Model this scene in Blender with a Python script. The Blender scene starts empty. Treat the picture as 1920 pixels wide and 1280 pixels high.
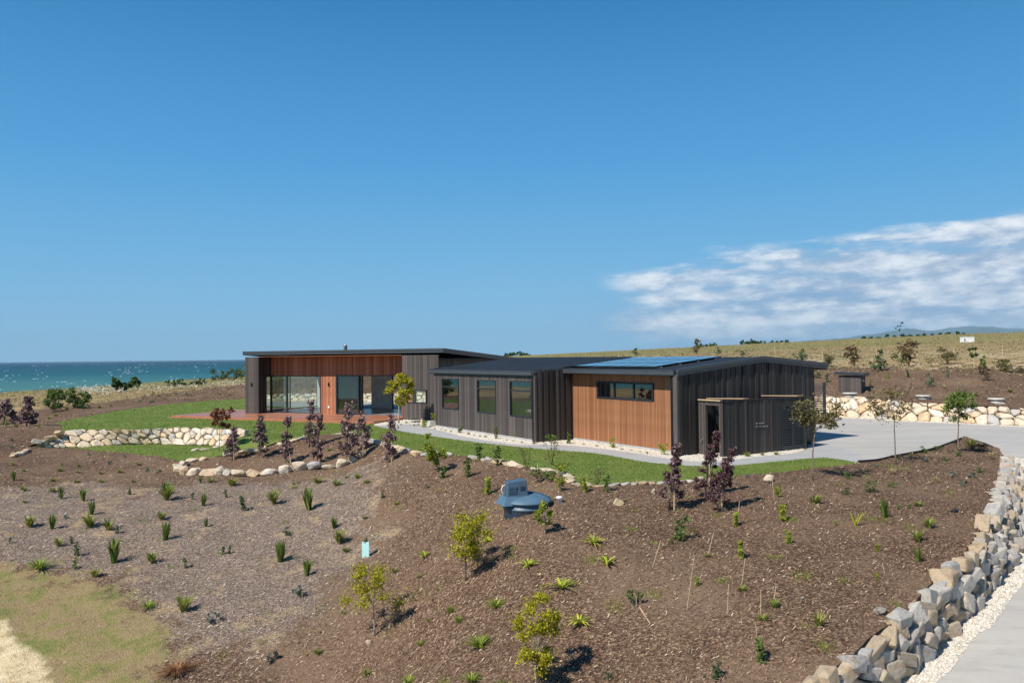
import bpy, math, random
import numpy as np
from mathutils import Vector, Matrix, geometry

# ------------------------------------------------------------------ camera, sky, sun
F, CAMH = 1500.0, 3.5
PITCH, ROLL = math.radians(1.08), math.radians(0.62)
fw = np.array([0, math.cos(PITCH), math.sin(PITCH)])
rt0 = np.array([1.0, 0, 0]); up0 = np.cross(rt0, fw)
rt = rt0*math.cos(ROLL) - up0*math.sin(ROLL)
up = up0*math.cos(ROLL) + rt0*math.sin(ROLL)
EYE = np.array([0, 0, CAMH])

S = bpy.context.scene
COL = S.collection
cam_data = bpy.data.cameras.new("camera")
cam_data.sensor_width = 36; cam_data.lens = 36*F/1920
cam_data.clip_start = 0.1; cam_data.clip_end = 200000
cam = bpy.data.objects.new("camera", cam_data)
cam.matrix_world = Matrix(((rt[0], up[0], -fw[0], 0), (rt[1], up[1], -fw[1], 0), (rt[2], up[2], -fw[2], CAMH), (0, 0, 0, 1)))
COL.objects.link(cam); S.camera = cam

SUN_EL = math.radians(46.5)
TRAVEL = np.array([0.717, 0.697]); TRAVEL /= np.linalg.norm(TRAVEL)      # where shadows fall
sun_dir = Vector((-TRAVEL[0]*math.cos(SUN_EL), -TRAVEL[1]*math.cos(SUN_EL), math.sin(SUN_EL)))
sl = bpy.data.lights.new("sun", 'SUN'); sl.energy = 5.0; sl.angle = math.radians(0.53); sl.color = (1.0, 0.94, 0.85)
so = bpy.data.objects.new("sun", sl); so.rotation_euler = sun_dir.to_track_quat('Z', 'Y').to_euler(); so.location = (0, 0, 40)
COL.objects.link(so)

W = bpy.data.worlds.new("World"); S.world = W; W.use_nodes = True
def build_world():
    nt = W.node_tree; nd = nt.nodes; lk = nt.links
    for n in list(nd): nd.remove(n)
    out = nd.new('ShaderNodeOutputWorld'); bg = nd.new('ShaderNodeBackground')
    sky = nd.new('ShaderNodeTexSky'); sky.sky_type = 'NISHITA'; sky.sun_disc = False
    sky.sun_elevation = SUN_EL; sky.sun_rotation = math.atan2(sun_dir.x, sun_dir.y)
    sky.altitude = 0; sky.air_density = 1.0; sky.dust_density = 0.35; sky.ozone_density = 3.0
    bg.inputs['Strength'].default_value = 0.084
    tc = nd.new('ShaderNodeTexCoord')
    def M(op, a, b=None, c=None, clamp=False):
        m = nd.new('ShaderNodeMath'); m.operation = op; m.use_clamp = clamp
        for i, v in enumerate((a, b, c)):
            if v is None: continue
            if isinstance(v, (int, float)): m.inputs[i].default_value = v
            else: lk.new(v, m.inputs[i])
        return m.outputs[0]
    def SS(v, a, b):
        m = nd.new('ShaderNodeMapRange'); m.interpolation_type = 'SMOOTHSTEP'
        lk.new(v, m.inputs[0]); m.inputs[1].default_value = a; m.inputs[2].default_value = b
        return m.outputs[0]
    sep = nd.new('ShaderNodeSeparateXYZ'); lk.new(tc.outputs['Generated'], sep.inputs[0])
    x, y, z = sep.outputs
    az = M('ARCTAN2', x, y); el = M('ARCSINE', z)
    def noise(sx, sz, scale, detail, off=0.0, rough=0.55, tilt=0.0):
        cb = nd.new('ShaderNodeCombineXYZ')
        lk.new(M('MULTIPLY', az, sx), cb.inputs[0])
        lk.new(M('ADD', M('MULTIPLY', el, sz), M('MULTIPLY', az, tilt)), cb.inputs[1]); cb.inputs[2].default_value = off
        n = nd.new('ShaderNodeTexNoise'); n.inputs['Scale'].default_value = scale
        n.inputs['Detail'].default_value = detail; n.inputs['Roughness'].default_value = rough
        lk.new(cb.outputs[0], n.inputs['Vector']); return n.outputs[0]
    D = math.radians
    n1 = noise(.75, 6.0, 7.0, 9, 7.7, 0.56, -0.03)
    n2 = noise(1, 2.6, 24.0, 7, 9.4, 0.62, -0.05)
    # cloud bank over the land to the right: its top climbs to the right and goes on beyond the frame
    azn = M('ADD', az, M('MULTIPLY', M('SUBTRACT', n1, 0.5), 0.12))
    topel = M('ADD', D(6.2), M('MULTIPLY', M('SUBTRACT', azn, D(8)), 0.10))
    topel = M('MINIMUM', topel, D(13))
    elw = M('ADD', el, M('ADD', M('MULTIPLY', M('SUBTRACT', n1, 0.5), -0.055), M('MULTIPLY', M('SUBTRACT', n2, 0.5), -0.02)))
    under = SS(M('SUBTRACT', topel, elw), D(-0.1), D(1.1))
    side = SS(azn, D(6.0), D(10.5))
    bank = M('MULTIPLY', under, side)
    low = SS(el, D(0.2), D(2.2))
    dens = M('ADD', M('ADD', M('MULTIPLY', n1, 0.9), M('MULTIPLY', n2, 0.35)), M('MULTIPLY', SS(az, D(14), D(34)), 0.07))
    core = SS(dens, 0.44, 0.72)
    streak = M('MULTIPLY', M('MULTIPLY', bank, M('MULTIPLY_ADD', core, 0.72, 0.25)), M('MULTIPLY_ADD', low, 0.85, 0.15))
    # bluish shadowed veil under the bank
    veil = M('MULTIPLY', M('MULTIPLY', SS(azn, D(2.0), D(20)), SS(M('SUBTRACT', M('MULTIPLY', topel, 0.75), el), D(-1.0), D(1.5))), 0.75)
    # small stray clouds low over the sea
    sm = M('MULTIPLY', M('MULTIPLY', SS(n2, 0.60, 0.72), SS(azn, D(-2), D(3))), M('MULTIPLY', SS(el, D(1.4), D(2.4)), SS(M('MULTIPLY', el, -1.0), D(-4.8), D(-3.4))))
    mask = M('MAXIMUM', streak, M('MULTIPLY', sm, 0.4))
    mask = M('MINIMUM', mask, 0.97)
    lit = SS(M('ADD', n2, M('MULTIPLY', n1, 0.6)), 0.62, 1.02)
    cr = nd.new('ShaderNodeMix'); cr.data_type = 'RGBA'
    lk.new(lit, cr.inputs['Factor']); cr.inputs['A'].default_value = (3.9, 5.0, 6.7, 1); cr.inputs['B'].default_value = (9.2, 9.7, 10.2, 1)
    vm = nd.new('ShaderNodeMix'); vm.data_type = 'RGBA'
    hs = nd.new('ShaderNodeHueSaturation'); hs.inputs['Saturation'].default_value = 1.12; hs.inputs['Value'].default_value = 1.0
    lk.new(sky.outputs[0], hs.inputs['Color'])
    # clear southern blue: the physical sky graded by elevation, the same all the way round
    er = nd.new('ShaderNodeValToRGB'); lk.new(M('DIVIDE', el, math.pi/2), er.inputs[0])
    ce = er.color_ramp.elements
    for _ in range(4): ce.new(.5)
    for i, (p_, c_) in enumerate([(0.0, (2.6, 5.5, 8.1)), (.055, (1.85, 4.9, 7.9)), (.145, (.82, 3.65, 7.3)), (.28, (.24, 2.05, 4.95)), (.5, (.10, 1.1, 3.2)), (1.0, (.05, .6, 2.0))]):
        ce[i].position = p_; ce[i].color = (*[q/10 for q in c_], 1)
    sc = nd.new('ShaderNodeVectorMath'); sc.operation = 'SCALE'; sc.inputs['Scale'].default_value = 10.0; lk.new(er.outputs[0], sc.inputs[0])
    sg = nd.new('ShaderNodeMix'); sg.data_type = 'RGBA'; sg.inputs['Factor'].default_value = .96
    lk.new(hs.outputs[0], sg.inputs['A']); lk.new(sc.outputs[0], sg.inputs['B']); hs = sg
    lk.new(veil, vm.inputs['Factor']); lk.new(hs.outputs['Result'], vm.inputs['A']); vm.inputs['B'].default_value = (2.0, 3.7, 6.2, 1)
    mx = nd.new('ShaderNodeMix'); mx.data_type = 'RGBA'
    lk.new(mask, mx.inputs['Factor']); lk.new(vm.outputs['Result'], mx.inputs['A']); lk.new(cr.outputs['Result'], mx.inputs['B'])
    lk.new(mx.outputs['Result'], bg.inputs[0]); lk.new(bg.outputs[0], out.inputs[0])
build_world()
S.view_settings.view_transform = 'Standard'; S.view_settings.look = 'None'
S.view_settings.exposure = 0.24; S.view_settings.gamma = 1.0; S.view_settings.use_curve_mapping = False
S.render.engine = 'CYCLES'
S.cycles.max_bounces = 6; S.cycles.transparent_max_bounces = 12; S.cycles.diffuse_bounces = 4; S.cycles.glossy_bounces = 3

# ------------------------------------------------------------------ measuring helpers
def ray(x, y): return fw + rt*(x-960)/F - up*(y-640)/F
def G(x, y, z=0.0):
    d = ray(x, y); t = (z-CAMH)/d[2]; return EYE + d*t
def at_depth(x, y, d):
    r = ray(x, y); return EYE + r*(d/r[1])

# ------------------------------------------------------------------ materials
def new_mat(name):
    m = bpy.data.materials.new(name); m.use_nodes = True
    nt = m.node_tree
    b = nt.nodes.get('Principled BSDF')
    return m, nt, b
def N(nt, t, **kw):
    n = nt.nodes.new(t)
    for k, v in kw.items(): setattr(n, k, v)
    return n
def ramp(nt, fac, stops, interp='LINEAR'):
    r = N(nt, 'ShaderNodeValToRGB'); r.color_ramp.interpolation = interp
    e = r.color_ramp.elements
    while len(e) < len(stops): e.new(0.5)
    for i, (p, c) in enumerate(stops):
        e[i].position = p; e[i].color = (*c, 1)
    nt.links.new(fac, r.inputs[0]); return r.outputs[0]
def noise_n(nt, vec, scale, detail=4, rough=0.55, out=0):
    n = N(nt, 'ShaderNodeTexNoise'); n.inputs['Scale'].default_value = scale
    n.inputs['Detail'].default_value = detail; n.inputs['Roughness'].default_value = rough
    if vec is not None: nt.links.new(vec, n.inputs['Vector'])
    return n.outputs[out]
def mixc(nt, fac, a, b, bt='MIX'):
    m = N(nt, 'ShaderNodeMix', data_type='RGBA', blend_type=bt)
    for k, v in (('Factor', fac), ('A', a), ('B', b)):
        if isinstance(v, (int, float)): m.inputs[k].default_value = v
        elif isinstance(v, tuple): m.inputs[k].default_value = (*v, 1)
        else: nt.links.new(v, m.inputs[k])
    return m.outputs['Result']
def mth(nt, op, a, b=0.0, c=0.0, clamp=False):
    m = N(nt, 'ShaderNodeMath', operation=op, use_clamp=clamp)
    for i, v in enumerate((a, b, c)):
        if isinstance(v, (int, float)): m.inputs[i].default_value = v
        else: nt.links.new(v, m.inputs[i])
    return m.outputs[0]
def sstep(nt, v, a, b):
    m = N(nt, 'ShaderNodeMapRange', interpolation_type='SMOOTHSTEP')
    nt.links.new(v, m.inputs[0]); m.inputs[1].default_value = a; m.inputs[2].default_value = b
    return m.outputs[0]
def mapping(nt, vec, scale=(1, 1, 1)):
    m = N(nt, 'ShaderNodeMapping'); m.inputs['Scale'].default_value = scale
    nt.links.new(vec, m.inputs['Vector']); return m.outputs[0]
def world_pos(nt): return N(nt, 'ShaderNodeNewGeometry').outputs['Position']
def bump(nt, b, h, strength=0.5, dist=0.02):
    n = N(nt, 'ShaderNodeBump'); n.inputs['Strength'].default_value = strength; n.inputs['Distance'].default_value = dist
    nt.links.new(h, n.inputs['Height']); nt.links.new(n.outputs[0], b.inputs['Normal'])
def spec(b, v): b.inputs['Specular IOR Level'].default_value = v

def timber_mat(name, c1, c2, c3, rough=0.6, sp=0.3, grain=(14, 14, 0.9)):
    """stained boards: each board object takes its own tone, with grain running up it"""
    m, nt, b = new_mat(name)
    oi = N(nt, 'ShaderNodeObjectInfo'); tc = N(nt, 'ShaderNodeTexCoord')
    col = ramp(nt, oi.outputs['Random'], [(0.0, c1), (0.5, c2), (1.0, c3)])
    g = noise_n(nt, mapping(nt, tc.outputs['Object'], grain), 3.0, 6, 0.65)
    w = noise_n(nt, mapping(nt, tc.outputs['Object'], (1, 1, .5)), 0.9, 4)
    col = mixc(nt, mth(nt, 'MULTIPLY', sstep(nt, g, .35, .7), .38), col, tuple(x*0.55 for x in c1))
    col = mixc(nt, mth(nt, 'MULTIPLY', sstep(nt, w, .5, .75), .35), col, tuple(min(1, x*1.3+.01) for x in c3))
    nt.links.new(col, b.inputs['Base Color']); b.inputs['Roughness'].default_value = rough; spec(b, sp)
    bump(nt, b, g, 0.3, 0.005); return m
def plain_mat(name, c, rough=0.5, sp=0.4, metal=0.0, var=0.12, scale=3.0, bmp=0.0):
    m, nt, b = new_mat(name)
    tc = N(nt, 'ShaderNodeTexCoord')
    n = noise_n(nt, tc.outputs['Object'], scale, 5, 0.6)
    col = mixc(nt, sstep(nt, n, .3, .7), tuple(x*(1-var) for x in c), tuple(min(1, x*(1+var)) for x in c))
    nt.links.new(col, b.inputs['Base Color'])
    b.inputs['Roughness'].default_value = rough; b.inputs['Metallic'].default_value = metal; spec(b, sp)
    if bmp: bump(nt, b, n, bmp, 0.02)
    return m
def leaf_mat(name, cols, trans=0.3, rough=0.5):
    """foliage: every leaf its own tone, some light passing through"""
    m, nt, b = new_mat(name)
    geo = N(nt, 'ShaderNodeNewGeometry'); oi = N(nt, 'ShaderNodeObjectInfo')
    n = len(cols)
    r = mth(nt, 'ADD', mth(nt, 'MULTIPLY', geo.outputs['Random Per Island'], .8), mth(nt, 'MULTIPLY', oi.outputs['Random'], .2))
    col = ramp(nt, r, [(i/(n-1), c) for i, c in enumerate(cols)])
    nt.links.new(col, b.inputs['Base Color']); b.inputs['Roughness'].default_value = rough; spec(b, .3)
    t = N(nt, 'ShaderNodeBsdfTranslucent'); nt.links.new(col, t.inputs[0])
    mx = N(nt, 'ShaderNodeMixShader'); mx.inputs[0].default_value = trans
    out = nt.nodes['Material Output']
    nt.links.new(b.outputs[0], mx.inputs[1]); nt.links.new(t.outputs[0], mx.inputs[2]); nt.links.new(mx.outputs[0], out.inputs[0])
    return m
def stone_mat(name, stops, rough=0.8):
    m, nt, b = new_mat(name)
    oi = N(nt, 'ShaderNodeObjectInfo'); tc = N(nt, 'ShaderNodeTexCoord')
    col = ramp(nt, oi.outputs['Random'], stops)
    v = N(nt, 'ShaderNodeVectorMath', operation='ADD'); nt.links.new(tc.outputs['Object'], v.inputs[0]); nt.links.new(oi.outputs['Random'], v.inputs[1])
    n1 = noise_n(nt, v.outputs[0], 4.5, 6, .65); n2 = noise_n(nt, v.outputs[0], 1.7, 4, .6); n3 = noise_n(nt, v.outputs[0], 16, 6, .7)
    col = mixc(nt, mth(nt, 'MULTIPLY', sstep(nt, n2, .52, .68), .65), col, (.42, .27, .13))      # rust stain
    col = mixc(nt, mth(nt, 'MULTIPLY', sstep(nt, n1, .5, .68), .6), col, (.22, .23, .24))       # grey veins
    col = mixc(nt, mth(nt, 'MULTIPLY', sstep(nt, n3, .55, .75), .5), col, (.08, .075, .07))
    nt.links.new(col, b.inputs['Base Color']); b.inputs['Roughness'].default_value = rough; spec(b, .25)
    h = mth(nt, 'ADD', n1, mth(nt, 'MULTIPLY', n3, .5)); bump(nt, b, h, .9, .05); return m

MT = {}
MT['dark_timber'] = timber_mat('dark stained timber', (.058, .049, .047), (.088, .074, .070), (.135, .115, .108))
MT['shaded_timber'] = timber_mat('dark stained timber with painted shade', (.026, .024, .023), (.044, .039, .037), (.080, .070, .065), .55)  # darker copy of the same timber, shade put into its colour
MT['cedar'] = timber_mat('oiled cedar', (.28, .118, .056), (.36, .160, .078), (.44, .215, .112), .55)
MT['red_cedar'] = timber_mat('red oiled cedar', (.25, .085, .048), (.38, .15, .08), (.52, .24, .135), .55)
MT['deck'] = timber_mat('oiled decking', (.30, .115, .058), (.40, .165, .085), (.50, .23, .125), .36, .5, (1, 1, 8))
MT['backing'] = plain_mat('building paper', (.012, .012, .013), .8)
MT['roof'] = plain_mat('dark roofing steel', (.045, .052, .062), .38, .5, .2, .1, .6)
MT['gutter'] = plain_mat('dark gutter steel', (.07, .08, .092), .35, .5, .2, .06)
MT['frame'] = plain_mat('dark aluminium joinery', (.03, .037, .044), .38, .5, .3, .05)
MT['black'] = plain_mat('black fitting', (.008, .008, .009), .5)
MT['white_paint'] = plain_mat('white plasterboard', (.75, .75, .73), .7)
MT['grey_paint'] = plain_mat('grey wall lining', (.80, .80, .82), .7)
MT['floor'] = plain_mat('polished floor', (.32, .31, .30), .25, .5)
MT['steel'] = plain_mat('brushed steel', (.55, .56, .58), .3, .5, .9)
MT['raw_timber'] = plain_mat('raw pine', (.50, .34, .2), .7)
MT['slab'] = plain_mat('concrete slab edge', (.36, .36, .36), .85)
MT['blue_plastic'] = plain_mat('blue grey polyethylene', (.078, .15, .215), .5, .5, 0, .10, 2.5)
MT['dark_blue_plastic'] = plain_mat('darker blue grey polyethylene', (.06, .11, .165), .48, .5, 0, .08, 2.5)
MT['aqua'] = plain_mat('pale aqua corflute', (.45, .74, .74), .5, .4, 0, .04)
MT['white_stone'] = plain_mat('white cast stone', (.52, .5, .45), .8, .3, 0, .12)
MT['white'] = plain_mat('white enamel', (.8, .8, .8), .4)
MT['bark'] = plain_mat('grey bark', (.19, .15, .115), .85, .2, 0, .35, 14, .4)
MT['pale_bark'] = plain_mat('pale bark', (.34, .28, .22), .85, .2, 0, .3, 14, .4)
MT['stake'] = plain_mat('weathered stake', (.5, .38, .24), .8, .2, 0, .2, 6)
MT['soil'] = plain_mat('packed soil', (.17, .11, .075), .95, .1, 0, .3, 5, .5)
MT['mesh'] = plain_mat('grey plastic netting', (.33, .36, .38), .6)
MT['scrap'] = plain_mat('black weedmat scrap', (.01, .012, .014), .5)
STONE_NEAR = [(0, (.26, .26, .26)), (.18, (.44, .39, .33)), (.4, (.54, .45, .34)), (.55, (.50, .37, .23)), (.7, (.42, .40, .37)), (.9, (.64, .58, .50)), (1, (.29, .30, .32))]
STONE_PALE = [(0, (.40, .39, .37)), (.12, (.58, .50, .39)), (.45, (.68, .56, .40)), (.65, (.64, .46, .27)), (.9, (.72, .64, .53)), (1, (.40, .40, .40))]
MT['stone'] = stone_mat('tan and blue grey fieldstone', STONE_NEAR)
MT['pale_stone'] = stone_mat('cream fieldstone', STONE_PALE)
MT['purple_leaf'] = leaf_mat('purple maple leaves', [(.085, .042, .048), (.17, .095, .10), (.28, .19, .185), (.46, .37, .34)], .25)
MT['dark_purple_leaf'] = leaf_mat('dark purple maple leaves', [(.03, .013, .018), (.075, .030, .038), (.14, .065, .07), (.40, .30, .29)], .2)
MT['rust_leaf'] = leaf_mat('rusty maple leaves', [(.12, .04, .03), (.22, .075, .05), (.30, .13, .07), (.16, .17, .05)], .3)
MT['yellow_leaf'] = leaf_mat('yellow green leaves', [(.20, .20, .015), (.36, .35, .02), (.52, .48, .03), (.30, .21, .03)], .35)
MT['lime_leaf'] = leaf_mat('lime leaves', [(.16, .21, .03), (.27, .33, .04), (.42, .46, .06), (.12, .17, .03)], .4)
MT['green_leaf'] = leaf_mat('mid green leaves', [(.045, .085, .02), (.085, .14, .03), (.14, .20, .045), (.20, .25, .07)], .3)
MT['mid_leaf'] = leaf_mat('fresh green leaves', [(.07, .12, .025), (.13, .20, .035), (.22, .29, .06), (.30, .34, .12)], .35)
MT['deep_leaf'] = leaf_mat('deep green leaves', [(.025, .06, .02), (.05, .10, .035), (.085, .15, .045), (.16, .22, .08)], .25)
MT['olive_leaf'] = leaf_mat('olive leaves', [(.09, .085, .03), (.15, .13, .05), (.20, .17, .07), (.11, .12, .05)], .3)
MT['tawny_leaf'] = leaf_mat('tawny brown leaves', [(.12, .07, .04), (.19, .12, .07), (.14, .12, .05), (.24, .17, .1)], .3)
MT['grey_leaf'] = leaf_mat('grey green leaves', [(.10, .13, .10), (.17, .20, .16), (.24, .27, .22), (.13, .15, .09)], .2)
MT['flax_leaf'] = leaf_mat('flax blades', [(.09, .14, .02), (.19, .25, .04), (.29, .32, .06), (.42, .36, .12)], .35)
MT['spear_leaf'] = leaf_mat('dark spear leaves', [(.055, .10, .02), (.11, .18, .03), (.19, .26, .05), (.30, .30, .09)], .35)
MT['clivia_leaf'] = leaf_mat('striped yellow green strap leaves', [(.10, .19, .02), (.30, .38, .035), (.70, .66, .08), (.50, .50, .06)], .3)
MT['lime_blade'] = leaf_mat('bright arching blades', [(.09, .16, .02), (.20, .28, .03), (.34, .40, .05), (.14, .22, .03)], .3)
MT['straw_leaf'] = leaf_mat('straw blades', [(.33, .26, .13), (.45, .36, .19), (.56, .47, .28), (.26, .22, .09)], .3)
MT['pasture_blade'] = leaf_mat('pasture blades', [(.16, .135, .06), (.27, .215, .11), (.36, .29, .155), (.15, .16, .06)], .3)
MT['dead_leaf'] = leaf_mat('rust brown dead blades', [(.13, .045, .018), (.22, .09, .035), (.32, .16, .07), (.42, .27, .14)], .2)
MT['white_flower'] = leaf_mat('white flower heads', [(.55, .54, .42), (.7, .69, .6), (.8, .8, .74), (.45, .44, .3)], .3)
MT['grass_blade'] = leaf_mat('lawn blades', [(.11, .17, .03), (.155, .225, .042), (.21, .28, .06), (.27, .32, .10)], .3)

def glass_mat(name, tint, refl_min, refl_max, rough=0.0):
    m, nt, b = new_mat(name); nt.nodes.remove(b)
    lw = N(nt, 'ShaderNodeLayerWeight'); lw.inputs['Blend'].default_value = .5
    f = N(nt, 'ShaderNodeMapRange'); nt.links.new(lw.outputs['Facing'], f.inputs[0]); f.inputs[3].default_value = refl_min; f.inputs[4].default_value = refl_max
    t = N(nt, 'ShaderNodeBsdfTransparent'); t.inputs[0].default_value = (*tint, 1)
    g = N(nt, 'ShaderNodeBsdfGlossy'); g.inputs['Roughness'].default_value = rough; g.inputs[0].default_value = (.95, .97, 1, 1)
    mx = N(nt, 'ShaderNodeMixShader'); nt.links.new(f.outputs[0], mx.inputs[0])
    nt.links.new(t.outputs[0], mx.inputs[1]); nt.links.new(g.outputs[0], mx.inputs[2])
    nt.links.new(mx.outputs[0], nt.nodes['Material Output'].inputs[0]); return m
MT['clear_glass'] = glass_mat('clear glass', (.86, .93, .90), .06, .5)
MT['window_glass'] = glass_mat('reflective window glass', (.70, .74, .70), .09, .5, .004)
MT['tinted_glass'] = glass_mat('dark tinted glass', (.40, .50, .46), .10, .55, .004)

def ground_mat():
    """one material for the planted slope and the paddocks: bark, old grey bark, dry grass, bare sand, far pasture"""
    m, nt, b = new_mat('slope ground')
    p = world_pos(nt)
    def att(nm):
        a = N(nt, 'ShaderNodeAttribute', attribute_name=nm); return a.outputs['Fac']
    nw = noise_n(nt, p, .55, 5, .65); nw2 = noise_n(nt, p, 2.3, 5, .7)
    wob = mth(nt, 'ADD', mth(nt, 'MULTIPLY', mth(nt, 'SUBTRACT', nw, .5), 1.3), mth(nt, 'MULTIPLY', mth(nt, 'SUBTRACT', nw2, .5), .7))
    def zone(nm, w=1.0, lo=.42, hi=.58): return sstep(nt, mth(nt, 'ADD', att(nm), mth(nt, 'MULTIPLY', wob, w)), lo, hi)
    v = N(nt, 'ShaderNodeTexVoronoi'); v.inputs['Scale'].default_value = 30; nt.links.new(mapping(nt, p, (1, 1, 1)), v.inputs['Vector'])
    vr = N(nt, 'ShaderNodeSeparateColor'); nt.links.new(v.outputs['Color'], vr.inputs[0])
    brown = ramp(nt, vr.outputs[0], [(0, (.055, .033, .022)), (.45, (.12, .074, .049)), (.8, (.20, .130, .086)), (1, (.34, .24, .16))])
    grey = ramp(nt, vr.outputs[0], [(0, (.10, .073, .057)), (.45, (.19, .142, .112)), (.8, (.27, .207, .165)), (1, (.41, .33, .26))])
    fine = noise_n(nt, p, 9, 6, .7); big = noise_n(nt, p, .35, 4, .6)
    brown = mixc(nt, mth(nt, 'MULTIPLY', sstep(nt, big, .42, .66), .65), brown, (.22, .15, .10))
    brown = mixc(nt, mth(nt, 'MULTIPLY', sstep(nt, noise_n(nt, p, .9, 5, .7), .55, .75), .5), brown, (.085, .052, .036))
    strawp = noise_n(nt, mapping(nt, p, (1, 1, 1)), 1.1, 6, .7)
    strawc = ramp(nt, fine, [(.3, (.30, .21, .12)), (.7, (.46, .35, .21))])
    grey = mixc(nt, mth(nt, 'MULTIPLY', sstep(nt, strawp, .52, .64), .7), grey, strawc)
    col = mixc(nt, zone('grey_bark'), brown, grey)
    # dry grass
    gn = noise_n(nt, mapping(nt, p, (1, 1, 1)), 1.6, 7, .7)
    dg = ramp(nt, gn, [(.3, (.19, .135, .07)), (.46, (.29, .215, .115)), (.55, (.22, .20, .075)), (.68, (.13, .165, .045))])
    dg = mixc(nt, mth(nt, 'MULTIPLY', sstep(nt, noise_n(nt, p, 22, 5, .75), .45, .7), .4), dg, (.36, .28, .16))
    col = mixc(nt, zone('dry_grass', 1.6, .38, .64), col, dg)
    # bare sand
    sn = noise_n(nt, p, 3.2, 8, .7)
    sd = ramp(nt, sn, [(.3, (.36, .27, .15)), (.5, (.62, .50, .31)), (.8, (.80, .70, .48))])
    col = mixc(nt, zone('sand', .5), col, sd)
    # far pasture: mown straw with green flushes, rows of cut grass
    sep = N(nt, 'ShaderNodeSeparateXYZ'); nt.links.new(p, sep.inputs[0])
    f1 = noise_n(nt, mapping(nt, p, (.35, 1, 1)), .035, 7, .65); f2 = noise_n(nt, mapping(nt, p, (.25, 1.6, 1)), .35, 8, .75)
    pas = ramp(nt, f1, [(.30, (.42, .29, .15)), (.5, (.40, .30, .15)), (.62, (.28, .245, .10)), (.8, (.15, .18, .055))])
    pas = mixc(nt, sstep(nt, f2, .35, .7), mixc(nt, .5, pas, (.13, .105, .05)), pas)
    gf = zone('green_field', .25, .3, .7)
    pas = mixc(nt, mth(nt, 'MULTIPLY', gf, .6), pas, (.19, .19, .065))
    swath = noise_n(nt, mapping(nt, p, (.10, 1.0, .1)), .75, 4, .6)
    pas = mixc(nt, mth(nt, 'MULTIPLY', sstep(nt, swath, .50, .60), mth(nt, 'MULTIPLY', att('rows'), .95)), pas, (.68, .53, .40))
    col = mixc(nt, zone('pasture', .5), col, pas)
    nt.links.new(col, b.inputs['Base Color']); b.inputs['Roughness'].default_value = .95; spec(b, .08)
    h = mth(nt, 'ADD', v.outputs['Distance'], mth(nt, 'MULTIPLY', fine, 1.2)); bump(nt, b, h, .55, .04)
    return m
MT['ground'] = ground_mat()
def lawn_mat():
    m, nt, b = new_mat('lawn turf'); p = world_pos(nt)
    n1 = noise_n(nt, p, .5, 5, .6); n2 = noise_n(nt, p, 9, 6, .75)
    c = ramp(nt, n2, [(.3, (.075, .115, .022)), (.5, (.125, .18, .036)), (.7, (.19, .25, .06))])
    c = mixc(nt, mth(nt, 'MULTIPLY', sstep(nt, n1, .42, .65), .6), c, (.22, .24, .07))
    c = mixc(nt, mth(nt, 'MULTIPLY', sstep(nt, noise_n(nt, p, 1.6, 4), .55, .7), .35), c, (.055, .11, .02))
    nt.links.new(c, b.inputs['Base Color']); b.inputs['Roughness'].default_value = .9; spec(b, .1); bump(nt, b, n2, 1, .04); return m
MT['lawn'] = lawn_mat()
def concrete_mat(name, base, warm):
    m, nt, b = new_mat(name); p = world_pos(nt)
    n1 = noise_n(nt, mapping(nt, p, (.35, 1.1, 1)), .55, 6, .65); n2 = noise_n(nt, p, 40, 4, .7); n3 = noise_n(nt, mapping(nt, p, (.5, 2.5, 1)), 1.6, 5, .7)
    c = mixc(nt, sstep(nt, n1, .35, .65), base, warm)
    c = mixc(nt, mth(nt, 'MULTIPLY', sstep(nt, n3, .45, .7), .5), c, tuple(x*.74 for x in base))
    c = mixc(nt, mth(nt, 'MULTIPLY', sstep(nt, noise_n(nt, p, .25, 5, .7), .5, .7), .4), c, tuple(x*.82 for x in base))
    c = mixc(nt, mth(nt, 'MULTIPLY', n2, .25), c, tuple(x*.7 for x in base))
    nt.links.new(c, b.inputs['Base Color']); b.inputs['Roughness'].default_value = .8; spec(b, .25); bump(nt, b, n2, .3, .006); return m
MT['concrete'] = concrete_mat('driveway concrete', (.42, .40, .37), (.48, .455, .41))
MT['path'] = concrete_mat('path concrete', (.39, .39, .385), (.44, .43, .415))
def gravel_mat():
    m, nt, b = new_mat('white limestone chip'); p = world_pos(nt)
    v = N(nt, 'ShaderNodeTexVoronoi'); v.inputs['Scale'].default_value = 28; nt.links.new(p, v.inputs['Vector'])
    s = N(nt, 'ShaderNodeSeparateColor'); nt.links.new(v.outputs['Color'], s.inputs[0])
    c = ramp(nt, s.outputs[0], [(0, (.42, .36, .29)), (.5, (.66, .60, .50)), (1, (.84, .80, .72))])
    nt.links.new(c, b.inputs['Base Color']); b.inputs['Roughness'].default_value = .9; spec(b, .15)
    bump(nt, b, mth(nt, 'SUBTRACT', 1.0, v.outputs['Distance']), .8, .02); return m
MT['gravel'] = gravel_mat()
def chip_mat(name, cols):
    m, nt, b = new_mat(name); g = N(nt, 'ShaderNodeNewGeometry')
    n = len(cols); c = ramp(nt, g.outputs['Random Per Island'], [(i/(n-1), k) for i, k in enumerate(cols)])
    nt.links.new(c, b.inputs['Base Color']); b.inputs['Roughness'].default_value = .85; spec(b, .15); return m
MT['brown_chip'] = chip_mat('brown bark chips', [(.04, .024, .016), (.13, .08, .053), (.20, .128, .084), (.26, .17, .112), (.34, .235, .155), (.80, .64, .44)])
MT['grey_chip'] = chip_mat('weathered bark chips', [(.10, .070, .052), (.175, .130, .102), (.245, .187, .148), (.31, .24, .19), (.39, .31, .245), (.54, .45, .36), (.76, .67, .54)])
MT['stone_chip'] = chip_mat('limestone chips', [(.40, .35, .29), (.58, .52, .44), (.70, .65, .56), (.82, .78, .70)])
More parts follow.
